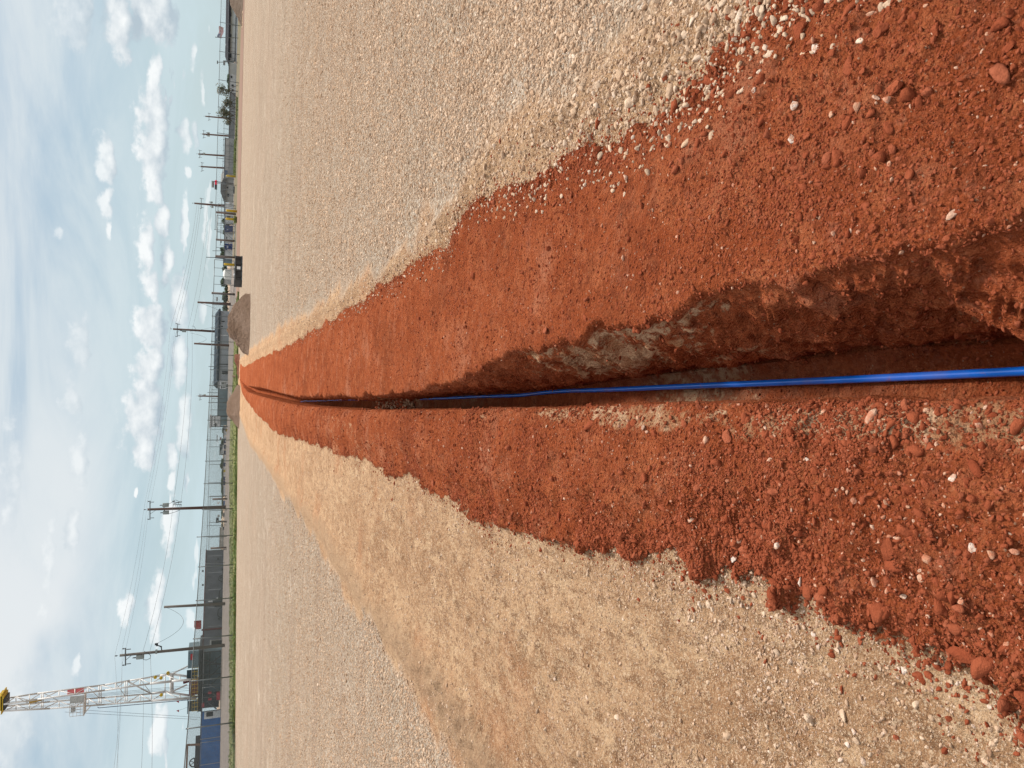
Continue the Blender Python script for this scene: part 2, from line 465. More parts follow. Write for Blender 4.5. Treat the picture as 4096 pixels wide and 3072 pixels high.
    k_r2 = (s_ == 3) * np.exp(-((y - 1.7) / .25) ** 2) * smst(.3, .5, t3) * .5
    k_r3 = (s_ == 3) * np.exp(-((y - 6.2) / .35) ** 2) * .8 + (s_ == 3) * np.exp(-((y - 1.0) / .12) ** 2) * .4 * np.exp(-((t3 - .45) / .1) ** 2)
    g7 = np.exp(-((y - 7.2) / 2.6) ** 2) * (x < -.38) * flat * .55
    k_fl = (s_ == 2) * (np.exp(-((y - 2.1) / .4) ** 2) + np.exp(-((y - 6.3) / .8) ** 2) + np.exp(-((y - 4.6) / .5) ** 2) * .6) * .75
    zone = band_l + k_r + k_r2 + k_r3 + k_fl
    stain = smst(.36, .62, pale + .20 * (zone - 1) + .05) * np.clip(zone * 1.6, 0, 1)
    stain = np.maximum(stain, g7 * smst(.4, .62, pale) * red)
    gry = k_fl * .8 + plug_at(y) * (s_ == 2)
    redc = np.where(flat, .5 * red + .5 * smst(-.07, .05, inL) * smst(-.09, .05, inR) * smst(48, 44, y), red)
    colr = np.stack([redc, grav, np.clip(stain, 0, 1), np.clip(gry, 0, 1)], -1).astype(np.float32)

    wrow = (np.clip(np.exp(-((x - gl - .09 + .10 * n1) / .17) ** 2) * (x < -.7) * (y > 1) * 1.2 + np.exp(-((x - (rr + gr) / 2 - .02) / .08) ** 2) * (x > .4) * .5, 0, 1)).astype(np.float32)
    m_ = ground_material()
    idx = np.arange(R * C).reshape(R, C)
    quads = np.stack([idx[:-1, :-1], idx[:-1, 1:], idx[1:, 1:], idx[1:, :-1]], -1).reshape(-1, 4)
    qs = SEC[:-1, :-1].ravel(); qs2 = SEC[:-1, 1:].ravel()
    qred = red[quads].mean(1); qgr = grav[quads].mean(1)
    kind = np.full(len(quads), 2)            # caliche
    kind[qgr > .5] = 1                       # gravel
    kind[qred > .5] = 0                      # red soil
    kind[(qs == 1) | (qs == 3) | (qs2 == 3) | (qs2 == 1)] = 3
    kind[(qs == 2) & (qs2 == 2)] = 4
    for k, nm in ((0, 'red_soil'), (1, 'gravel_ground'), (2, 'packed_dirt_ground'), (3, 'trench_wall'), (4, 'trench_floor')):
        qq = quads[kind == k]
        used, inv = np.unique(qq.ravel(), return_inverse=True)
        me = bpy.data.meshes.new(nm)
        me.vertices.add(len(used)); me.vertices.foreach_set('co', P[used].ravel())
        me.loops.add(len(qq) * 4); me.loops.foreach_set('vertex_index', inv.astype(np.int32))
        me.polygons.add(len(qq)); me.polygons.foreach_set('loop_start', np.arange(0, len(qq) * 4, 4, dtype=np.int32))
        me.polygons.foreach_set('use_smooth', np.ones(len(qq), bool))
        me.update(calc_edges=True)
        at = me.color_attributes.new('zone', 'FLOAT_COLOR', 'POINT'); at.data.foreach_set('color', colr[used].ravel())
        wa = me.attributes.new('windrow', 'FLOAT', 'POINT'); wa.data.foreach_set('value', wrow[used])
        me.materials.append(m_)
        o = bpy.data.objects.new(nm, me); col.objects.link(o); o['kind'] = 'structure'
    Pn = P.reshape(R, C, 3); gu = np.gradient(Pn, axis=1); gv = np.gradient(Pn, axis=0)
    N = np.cross(gu, gv); ar = np.linalg.norm(N, axis=-1).ravel()
    N = (N / (np.linalg.norm(N, axis=-1, keepdims=True) + 1e-12)).reshape(-1, 3)
    return dict(P=P, N=N, area=ar, sec=s_, red=red, grav=grav, tan=tan, inL=inL, inR=inR, R=R, C=C, ys=ys, ridge=ridge)


def gate_at(y): return smst(42, 33, y)
def I2(y): return smst(5.75, 6.05, y) * smst(7.45, 7.15, y)
def plug_at(y): return I2(y)


def ground_material():
    mt = bpy.data.materials.new('earth'); mt.use_nodes = True
    t = NT(mt.node_tree); b = t.n['Principled BSDF']
    at = t.new('ShaderNodeAttribute', attribute_name='zone')
    sp = t.new('ShaderNodeSeparateColor'); t.l.new(at.outputs['Color'], sp.inputs[0])
    red, grav, stain, gry = sp.outputs[0], sp.outputs[1], sp.outputs[2], at.outputs['Alpha']
    geo = t.new('ShaderNodeNewGeometry'); P = geo.outputs['Position']
    nb = t.noise(P, 2.2, 4, .6); nm = t.noise(P, 11, 5, .65); nf = t.noise(P, 70, 5, .7); nff = t.noise(P, 260, 4, .75)
    # red clay
    rc = t.mix(t.smooth(nb, .3, .7), (0.340, 0.080, 0.031), (0.439, 0.116, 0.047))
    rc = t.mix(t.math('MULTIPLY', t.smooth(nm, .46, .66), .65), rc, (0.531, 0.168, 0.074))
    rc = t.mix(t.math('MULTIPLY', t.smooth(nf, .48, .64), .62), rc, (0.222, 0.052, 0.021))
    rc = t.mix(t.math('MULTIPLY', t.smooth(t.noise(P, 130, 3, .7), .55, .68), .5), rc, (0.617, 0.243, 0.122))
    rc = t.mix(t.math('MULTIPLY', t.smooth(t.noise(P, 1.5, 5, .7), .50, .66), .45), rc, (0.204, 0.057, 0.026))
    rc = t.mix(t.math('MULTIPLY', t.smooth(t.noise(P, 2.3, 5, .7), .52, .68), .50), rc, (0.571, 0.242, 0.142))
    rc = t.mix(t.math('MULTIPLY', t.smooth(t.noise(P, 17, 4, .8), .53, .64), .55), rc, (0.173, 0.046, 0.024))
    rc = t.mix(t.math('MULTIPLY', t.smooth(t.noise(P, 7, 4, .8), .54, .66), .40), rc, (0.194, 0.052, 0.026))
    rc = t.mix(t.math('MULTIPLY', t.smooth(t.noise(P, 12, 4, .8), .55, .68), .35), rc, (0.510, 0.196, 0.118))
    v = t.voro(P, 130)
    spk = t.math('MULTIPLY', t.math('LESS_THAN', v.outputs['Distance'], .33), t.smooth(t.noise(P, 40, 3), .57, .66))
    cr = t.new('ShaderNodeSeparateColor'); t.l.new(v.outputs['Color'], cr.inputs[0])
    spk = t.math('MULTIPLY', spk, t.math('GREATER_THAN', cr.outputs[0], .62))
    rc = t.mix(t.math('MULTIPLY', spk, .75), rc, (.52, .33, .22))
    # packed caliche dirt, wheel-polished with dark crumbs
    PS = t.vmath('MULTIPLY', P, (1, .45, 1))
    tn = t.mix(t.smooth(t.noise(PS, 1.3, 5, .65), .38, .62), (0.534, 0.333, 0.192), (0.396, 0.225, 0.122))
    tn = t.mix(t.math('MULTIPLY', t.smooth(t.noise(PS, 6, 6, .78), .49, .59), .75), tn, (0.304, 0.161, 0.082))
    tn = t.mix(t.math('MULTIPLY', t.smooth(t.noise(PS, 9, 6, .78), .51, .60), .80), tn, (0.608, 0.407, 0.246))
    tn = t.mix(t.math('MULTIPLY', t.smooth(t.noise(PS, 26, 5, .85), .51, .58), .80), tn, (0.211, 0.112, 0.060))
    tn = t.mix(t.math('MULTIPLY', t.smooth(t.noise(P, 60, 5, .85), .52, .59), .75), tn, (0.663, 0.476, 0.319))
    tn = t.mix(t.math('MULTIPLY', t.smooth(t.noise(P, 130, 4, .85), .52, .60), .75), tn, (0.230, 0.125, 0.070))
    tn = t.mix(t.math('MULTIPLY', t.smooth(t.noise(P, 240, 3, .8), .54, .62), .60), tn, (0.681, 0.519, 0.368))
    tn = t.mix(t.math('MULTIPLY', t.smooth(t.noise(P, .9, 4, .65), .53, .66), .28), tn, (0.414, 0.161, 0.074))
    wr = t.new('ShaderNodeAttribute', attribute_name='windrow').outputs['Fac']
    fin = t.mix(t.smooth(nf, .35, .65), (.33, .215, .135), (.43, .29, .185))
    tn = t.mix(t.math('MULTIPLY', t.smooth(t.math('ADD', wr, t.math('MULTIPLY', t.math('SUBTRACT', nm, .5), .9)), .20, .95), .62), tn, fin)
    # gravel: stone-sized cells of differing tone
    v3 = t.voro(P, 62); v4 = t.voro(P, 30)
    c3 = t.new('ShaderNodeSeparateColor'); t.l.new(v3.outputs['Color'], c3.inputs[0])
    gc = t.mix(c3.outputs[0], (0.286, 0.200, 0.139), (0.560, 0.430, 0.311))
    gc = t.mix(t.math('MULTIPLY', t.smooth(c3.outputs[1], .72, .95), .8), gc, (0.612, 0.547, 0.476))
    gap = t.smooth(v3.outputs['Distance'], .42, .66)
    gc = t.mix(t.math('MULTIPLY', gap, .7), gc, (0.180, 0.121, 0.085))
    # clumps of coarser and finer stone keep a speckle far out
    gc = t.mix(t.math('MULTIPLY', t.smooth(t.noise(P, 19, 4, .8), .50, .66), .62), gc, (0.201, 0.137, 0.098))
    gc = t.mix(t.math('MULTIPLY', t.smooth(t.noise(P, 13, 4, .8), .52, .68), .60), gc, (0.635, 0.536, 0.442))
    gc = t.mix(t.math('MULTIPLY', t.smooth(t.noise(P, 4.2, 5, .8), .50, .68), .50), gc, (0.244, 0.164, 0.116))
    gc = t.mix(t.math('MULTIPLY', t.smooth(t.noise(P, 3.1, 5, .8), .53, .70), .45), gc, (0.581, 0.484, 0.393))
    gc = t.mix(t.math('MULTIPLY', t.smooth(t.noise(P, .35, 4, .6), .40, .66), .30), gc, (0.443, 0.306, 0.222))
    # long faint drag marks across the pad
    trk = t.noise(t.vmath('MULTIPLY', P, (.045, 1.1, .3)), 1.6, 7, .78)
    gc = t.mix(t.math('MULTIPLY', t.smooth(trk, .51, .60), .55), gc, (0.286, 0.194, 0.144))
    gc = t.mix(t.math('MULTIPLY', t.smooth(t.noise(P, 1.5, 7, .85), .50, .62), .45), gc, (0.270, 0.193, 0.138))
    gc = t.mix(t.math('MULTIPLY', t.smooth(t.noise(P, 1.1, 7, .85), .54, .64), .40), gc, (0.673, 0.559, 0.455))
    gc = t.mix(t.math('MULTIPLY', t.smooth(t.noise(P, 44, 4, .85), .52, .60), .60), gc, (.16, .115, .08))
    gc = t.mix(t.math('MULTIPLY', t.smooth(t.noise(P, 36, 4, .85), .53, .60), .60), gc, (.70, .62, .51))
    c = t.mix(grav, tn, gc)
    # ragged edge of the red
    nr = t.math('ADD', red, t.math('MULTIPLY', t.math('SUBTRACT', t.noise(P, 45, 6, .8), .5), 2.2))
    rm = t.smooth(nr, .38, .62)
    rm = t.math('MULTIPLY', rm, t.math('GREATER_THAN', red, .02))
    c = t.mix(rm, c, rc)
    pal = t.mix(t.smooth(nm, .42, .60), (.52, .28, .15), (.78, .54, .34))
    st = t.smooth(t.math('ADD', stain, t.math('MULTIPLY', t.math('SUBTRACT', nf, .5), 2.2)), .30, 1.0)
    c = t.mix(t.math('MULTIPLY', st, .78), c, pal)
    g2 = t.math('MULTIPLY', gry, t.smooth(nm, .3, .6))
    c = t.mix(t.math('MULTIPLY', g2, .7), c, t.mix(c3.outputs[0], (.15, .105, .07), (.33, .27, .2)))
    t.l.new(c, b.inputs['Base Color'])
    b.inputs['Roughness'].default_value = 1; b.inputs['Specular IOR Level'].default_value = 0
    # relief: crumbs on clay, stones on gravel
    h1 = t.math('MULTIPLY', t.math('SUBTRACT', .5, v.outputs['Distance']), .010)
    h1 = t.math('ADD', h1, t.math('MULTIPLY', nff, .009)); h1 = t.math('ADD', h1, t.math('MULTIPLY', nf, .030)); h1 = t.math('ADD', h1, t.math('MULTIPLY', t.noise(P, 24, 5, .75), .035))
    h2 = t.math('ADD', t.math('MULTIPLY', nf, .020), t.math('MULTIPLY', t.noise(PS, 22, 5, .75), .030)); h2 = t.math('ADD', h2, t.math('MULTIPLY', nff, .006))
    h3 = t.math('MULTIPLY', t.math('SUBTRACT', .6, v3.outputs['Distance']), .016)
    h3 = t.math('ADD', h3, t.math('MULTIPLY', t.math('SUBTRACT', .6, v4.outputs['Distance']), .010)); h3 = t.math('ADD', h3, t.math('MULTIPLY', t.noise(P, 9, 6, .8), .05))
    mx = t.new('ShaderNodeMix', data_type='FLOAT')
    t.l.new(grav, mx.inputs[0]); t.l.new(h2, mx.inputs[2]); t.l.new(h3, mx.inputs[3])
    mx2 = t.new('ShaderNodeMix', data_type='FLOAT')
    t.l.new(rm, mx2.inputs[0]); t.l.new(mx.outputs[0], mx2.inputs[2]); t.l.new(h1, mx2.inputs[3])
    bn = t.new('ShaderNodeBump'); bn.inputs['Strength'].default_value = 1; bn.inputs['Distance'].default_value = 1.0
    t.l.new(mx2.outputs[0], bn.inputs['Height']); t.l.new(bn.outputs[0], b.inputs['Normal'])
    return mt


G = build_ground()


# ------------------------------------------------------------------ stones and clods
def rock_mesh(name, seed, sub, m_, rough=.35, flat=.75, elong=1.2):
    bm = bmesh.new(); bmesh.ops.create_icosphere(bm, subdivisions=sub, radius=1)
    r_ = np.random.default_rng(seed)
    V = np.array([v.co[:] for v in bm.verts])
    V2 = V * 1.0
    n = vnoise(V + seed * 7.3, 1.3, seed) * .6 + vnoise(V + seed * 3.1, 3.1, seed + 1) * .4 - .5
    if sub > 1: n = n + (vnoise(V + seed, 5, seed + 2) - .5) * .45 + (vnoise(V + seed, 14, seed + 3) - .5) * .30 * (sub > 2)
    V2 *= (1 + n * rough * 2)[:, None]
    for _ in range(10):      # broken facets
        d = r_.normal(size=3); d /= np.linalg.norm(d); lim = .45 + r_.random() * .28
        k = V2 @ d; over = np.clip(k - lim, 0, None); V2 -= over[:, None] * d * .93
    V2 *= np.array([elong, 1, flat])
    for v, c in zip(bm.verts, V2): v.co = c
    me = bpy.data.meshes.new(name); bm.to_mesh(me); bm.free(); me.materials.append(m_)
    if sub > 1: me.polygons.foreach_set('use_smooth', [True] * len(me.polygons))
    return me


def stone_mat(name, cols, dark, rough=.9, dust=None):
    mt = bpy.data.materials.new(name); mt.use_nodes = True
    t = NT(mt.node_tree); b = t.n['Principled BSDF']
    oi = t.new('ShaderNodeObjectInfo')
    cr = t.new('ShaderNodeValToRGB'); cr.color_ramp.interpolation = 'LINEAR'
    el = cr.color_ramp.elements
    while len(el) < len(cols): el.new(.5)
    for i, c in enumerate(cols): el[i].position = i / (len(cols) - 1); el[i].color = (*c, 1)
    t.l.new(oi.outputs['Random'], cr.inputs[0])
    geo = t.new('ShaderNodeNewGeometry')
    n = t.noise(geo.outputs['Position'], 90, 5, .7)
    c = t.mix(t.math('MULTIPLY', t.smooth(n, .45, .72), .55), cr.outputs[0], dark)
    if dust:
        n2 = t.noise(geo.outputs['Position'], 45, 3, .6)
        c = t.mix(t.math('MULTIPLY', t.smooth(n2, .44, .56), .7), c, dust)
    t.l.new(c, b.inputs['Base Color']); b.inputs['Roughness'].default_value = rough; b.inputs['Specular IOR Level'].default_value = .03
    bn = t.new('ShaderNodeBump'); bn.inputs['Strength'].default_value = .8; bn.inputs['Distance'].default_value = .006
    t.l.new(t.noise(geo.outputs['Position'], 260, 4, .7), bn.inputs['Height']); t.l.new(bn.outputs[0], b.inputs['Normal'])
    return mt


M_CLOD = stone_mat('clay_clod', [(0.232, 0.054, 0.024), (0.313, 0.083, 0.039), (0.267, 0.068, 0.031), (0.339, 0.101, 0.052)], (0.151, 0.035, 0.016))
M_TANC = stone_mat('tan_crumb', [(0.525, 0.347, 0.228), (0.618, 0.439, 0.314), (0.371, 0.219, 0.137), (0.567, 0.393, 0.274), (0.680, 0.530, 0.433)], (0.258, 0.148, 0.091))
M_PALE = stone_mat('pale_stone', [(0.522, 0.369, 0.252), (0.680, 0.509, 0.373), (0.477, 0.343, 0.242), (0.612, 0.416, 0.273), (0.749, 0.597, 0.473)], (0.374, 0.239, 0.152))
M_PALER = stone_mat('dusty_pale_stone', [(0.522, 0.291, 0.189), (0.624, 0.416, 0.304), (0.477, 0.250, 0.158)], (0.385, 0.155, 0.089), dust=(0.454, 0.155, 0.084))
M_WHITE = stone_mat('chalky_stone', [(0.635, 0.499, 0.410), (0.726, 0.603, 0.525)], (0.477, 0.312, 0.221), dust=(0.499, 0.250, 0.147))
M_GREY = stone_mat('grey_tan_stone', [(0.385, 0.255, 0.168), (0.544, 0.384, 0.263), (0.454, 0.291, 0.189), (0.624, 0.468, 0.341), (0.499, 0.338, 0.226)], (0.272, 0.166, 0.105))
rk = {}
for nm, m_, ro in (('clod', M_CLOD, .34), ('tanc', M_TANC, .28), ('pale', M_PALE, .24), ('paler', M_PALER, .24), ('grey', M_GREY, .24)):
    rk[nm] = [rock_mesh(nm, 10 + i, 2, m_, ro, (.62, .75, .85, .7)[i % 4], (1.1, 1.35, 1.2, 1.6)[i % 4]) for i in range(6)]
big_clod = [rock_mesh('clod_big', 60 + i, 4, M_CLOD, .42, .62, 1.2) for i in range(4)]
big_pale = [rock_mesh('stone_big', 70 + i, 3, M_WHITE, .28, .62, 1.25) for i in range(4)]

P, N, A = G['P'], G['N'], G['area']
vis = (P[:, 1] > .6) & (P[:, 1] < 20) & (np.abs(P[:, 0]) < .60 * P[:, 1] + .6)
near_w = np.clip(1 / np.maximum(P[:, 1], 1.0) ** 1.5, 0, 1) * smst(20, 9, P[:, 1])


def pick(mask, n):
    w = A * near_w * mask * vis; w = w / w.sum()
    return rng.choice(len(P), n, p=w)


def scatter(name, meshes, ids, sizes, label, cat):
    """many small stones lying on the surface: points with instances, one object"""
    tmpl = []
    c_ = bpy.data.collections.new(name + '_shapes')
    for me in meshes:
        o = bpy.data.objects.new(name + '_shape', me); c_.objects.link(o)
    n = len(ids)
    pts = P[ids] + rng.normal(size=(n, 3)) * np.array([1, 1, 0]) * (.0028 * np.maximum(P[ids, 1], .8))[:, None] * .6 + N[ids] * (sizes * .10)[:, None]
    me = bpy.data.meshes.new(name); me.vertices.add(n); me.vertices.foreach_set('co', pts.ravel())
    s = me.attributes.new('size', 'FLOAT', 'POINT'); s.data.foreach_set('value', sizes.astype(np.float32))
    r = me.attributes.new('turn', 'FLOAT_VECTOR', 'POINT')
    rot = np.stack([rng.normal(size=n) * .5, rng.normal(size=n) * .5, rng.random(n) * 6.283], -1)
    r.data.foreach_set('vector', rot.astype(np.float32).ravel())
    ob = bpy.data.objects.new(name, me); col.objects.link(ob)
    ng = bpy.data.node_groups.new(name, 'GeometryNodeTree')
    ng.interface.new_socket('Geometry', in_out='INPUT', socket_type='NodeSocketGeometry')
    ng.interface.new_socket('Geometry', in_out='OUTPUT', socket_type='NodeSocketGeometry')
    gi = ng.nodes.new('NodeGroupInput'); go = ng.nodes.new('NodeGroupOutput')
    ip = ng.nodes.new('GeometryNodeInstanceOnPoints'); ci = ng.nodes.new('GeometryNodeCollectionInfo')
    ci.inputs['Collection'].default_value = c_; ci.inputs['Separate Children'].default_value = True; ci.inputs['Reset Children'].default_value = True
    a1 = ng.nodes.new('GeometryNodeInputNamedAttribute'); a1.data_type = 'FLOAT'; a1.inputs[0].default_value = 'size'
    a2 = ng.nodes.new('GeometryNodeInputNamedAttribute'); a2.data_type = 'FLOAT_VECTOR'; a2.inputs[0].default_value = 'turn'
    L = ng.links
    L.new(gi.outputs[0], ip.inputs['Points']); L.new(ci.outputs[0], ip.inputs['Instance']); ip.inputs['Pick Instance'].default_value = True
    L.new(a1.outputs[0], ip.inputs['Scale']); L.new(a2.outputs[0], ip.inputs['Rotation']); L.new(ip.outputs[0], go.inputs[0])
    md = ob.modifiers.new('scatter', 'NODES'); md.node_group = ng
    tag(ob, label, cat, kind='stuff')
    return ob


def sizes_(n, lo, mean, sig, hi):
    return np.clip(np.exp(rng.normal(math.log(mean), sig, n)), lo, hi)


flat = np.isin(G['sec'], (0, 4)); left = P[:, 0] < I(P[:, 1], LIP_L)
redm = (G['red'] > .6) & flat
edge = redm * (np.exp(-(G['inL'] / .09) ** 2) * left + np.exp(-(G['inR'] / .07) ** 2) * (~left))
mred = redm * (.25 + .75 * left + .5 * smst(1.7, 1.0, P[:, 1]) * (P[:, 0] > .35)) + edge * 2
nn = vnoise(P, 4.0, 31); patchy = smst(.35, .7, nn)
mred = mred * (.25 + patchy)
n = 115000; ids = pick(mred + redm * .12, n); scatter('clay_crumbs', rk['clod'], ids, sizes_(n, .0009, .0018, .55, .010) * (1 + P[ids, 1] * .06), 'loose red clay crumbs scattered over the spoil', 'clay crumbs')
n = 2600; ids = pick(redm * (.4 + left), n); scatter('pale_grit', rk['paler'], ids, sizes_(n, .001, .0023, .45, .007), 'small pale stone chips in the red spoil', 'stone chips')
gm = (G['grav'] > .35) & flat
gm = gm * (.7 + .5 * smst(.35, .6, vnoise(P, 2.5, 33)))
n = 150000; ids = pick(gm * (P[:, 0] > 0) * smst(-.05, .30, P[:, 0] - I(P[:, 1], GR_R) + .25 * (vnoise(P, 3, 77) - .5)), n); scatter('loose_gravel', rk['pale'][:3] + rk['grey'][:3], ids, sizes_(n, .002, .0040, .48, .017) * (1 + np.minimum(P[ids, 1], 9) * .04), 'loose pale gravel on the wide pad right of the trench', 'gravel')
n = 70000; ids = pick(gm * (P[:, 0] < 0), n); scatter('loose_gravel', rk['grey'] + rk['pale'][:1], ids, sizes_(n, .002, .0038, .46, .016) * (1 + np.minimum(P[ids, 1], 9) * .04), 'loose grey tan gravel left of the scraped dirt strip', 'gravel')
tm = (G['tan'] > .6) & flat
n = 45000; ids = pick(tm * (.3 + patchy), n); scatter('dirt_crumbs', rk['tanc'], ids, sizes_(n, .0008, .0016, .55, .007), 'gritty tan crumbs covering the packed dirt strips', 'crumbs')
outL, outR = np.clip(-G['inL'], 0, 9), np.clip(-G['inR'], 0, 9)
spill = flat * (G['red'] < .5) * (np.exp(-outL / .035) * left * (G['inL'] < 0) + np.exp(-outR / .045) * (~left) * (G['inR'] < 0))
n = 5200; ids = pick(spill, n); scatter('clay_crumbs', rk['clod'], ids, sizes_(n, .001, .0026, .55, .011), 'red crumbs spilled past the edges of the spoil', 'clay crumbs')
mixin = redm * np.exp(-(G['inR'] / .10) ** 2) * (~left)
n = 1500; ids = pick(mixin, n); scatter('edge_gravel', rk['pale'], ids, sizes_(n, .002, .0048, .45, .013), 'pale gravel mixed into the outer edge of the right spoil', 'gravel')
n = 4200; ids = pick(tm * (.3 + patchy) * (P[:, 0] < 0), n); scatter('dirt_pebbles', rk['pale'][:2] + rk['grey'][:4], ids, sizes_(n, .0012, .0026, .5, .008) * (1 + P[ids, 1] * .05), 'small pebbles pressed into the packed tan dirt', 'pebbles')
n = 7000; ids = pick(tm * (P[:, 0] > 0), n); scatter('dirt_pebbles', rk['pale'][2:5] + rk['grey'][:3], ids, sizes_(n, .0015, .0045, .5, .014), 'pale pebbles in the dusty strip beside the red spoil', 'pebbles')
fl = (G['sec'] == 2) | ((G['sec'] == 3))
n = 6000; ids = pick(fl, n); scatter('trench_crumbs', rk['clod'], ids, sizes_(n, .001, .0024, .5, .008), 'clay crumbs on the trench floor and wall', 'clay crumbs')


def lay(name, me, p, nrm, size, rz, tilt=(0, 0)):
    o = bpy.data.objects.new(name, me); col.objects.link(o)
    o.location = Vector(p) + Vector(nrm) * size * .14
    o.rotation_euler = (tilt[0], tilt[1], rz); o.scale = (size,) * 3
    return o


def series(name, meshes, mask, n, lo, mean, sig, hi, label, cat, group):
    ids = pick(mask, n); s = sizes_(n, lo, mean, sig, hi)
    for i, k in enumerate(ids):
        o = lay(name, meshes[i % len(meshes)], P[k], N[k], float(s[i]), random.random() * 6.28, (random.gauss(0, .3), random.gauss(0, .3)))
        px_ = P[k, 1]
        far_s = 'in the foreground' if px_ < 1.2 else 'a little way up' if px_ < 2.2 else 'in the middle distance' if px_ < 3.6 else 'farther up the trench'
        sz = 'tiny' if s[i] < mean * .8 else 'small' if s[i] < mean * 1.1 else 'medium-sized' if s[i] < mean * 1.5 else 'larger'
        if 'spoil' in group:
            lft = P[k, 0] < 0
            e = G['inL'][k] if lft else G['inR'][k]
            wh = 'at the outer border' if e < .06 else 'on the outer half' if e < .22 else 'on the trench side'
            lab = f"{sz} {label} {wh} of the {'left' if lft else 'right'} spoil, {far_s}"
        else: lab = f"{sz} {label}, {far_s}"
        tag(o, lab, cat, group)


near = smst(6, 3.5, P[:, 1])
series('soil_clod', rk['clod'], (redm * (left * 1.2 + .25 + .9 * (P[:, 0] > .4) * smst(1.9, 1.1, P[:, 1])) + edge * 5) * near, 290, .006, .0105, .32, .022,
       'red clay clod', 'clod', 'red clay clods on the spoil')
series('stone', rk['paler'], redm * near * (.5 + left), 90, .004, .0062, .3, .012, 'dusty pale stone', 'stone', 'pale stones in the red spoil')
series('stone', rk['pale'], (G['tan'] > .5) * flat * near * (P[:, 0] < 0), 130, .004, .0066, .3, .012, 'whitish stone on the packed tan dirt', 'stone', 'pale stones on the tan dirt')
series('stone', rk['pale'] + rk['grey'], (np.abs(P[:, 0] - 1.0) < .22) * flat * (1 - redm) * near, 80, .009, .0125, .22, .021, 'cream stone in gravel beside the right spoil', 'stone', 'bigger stones along the gravel edge')

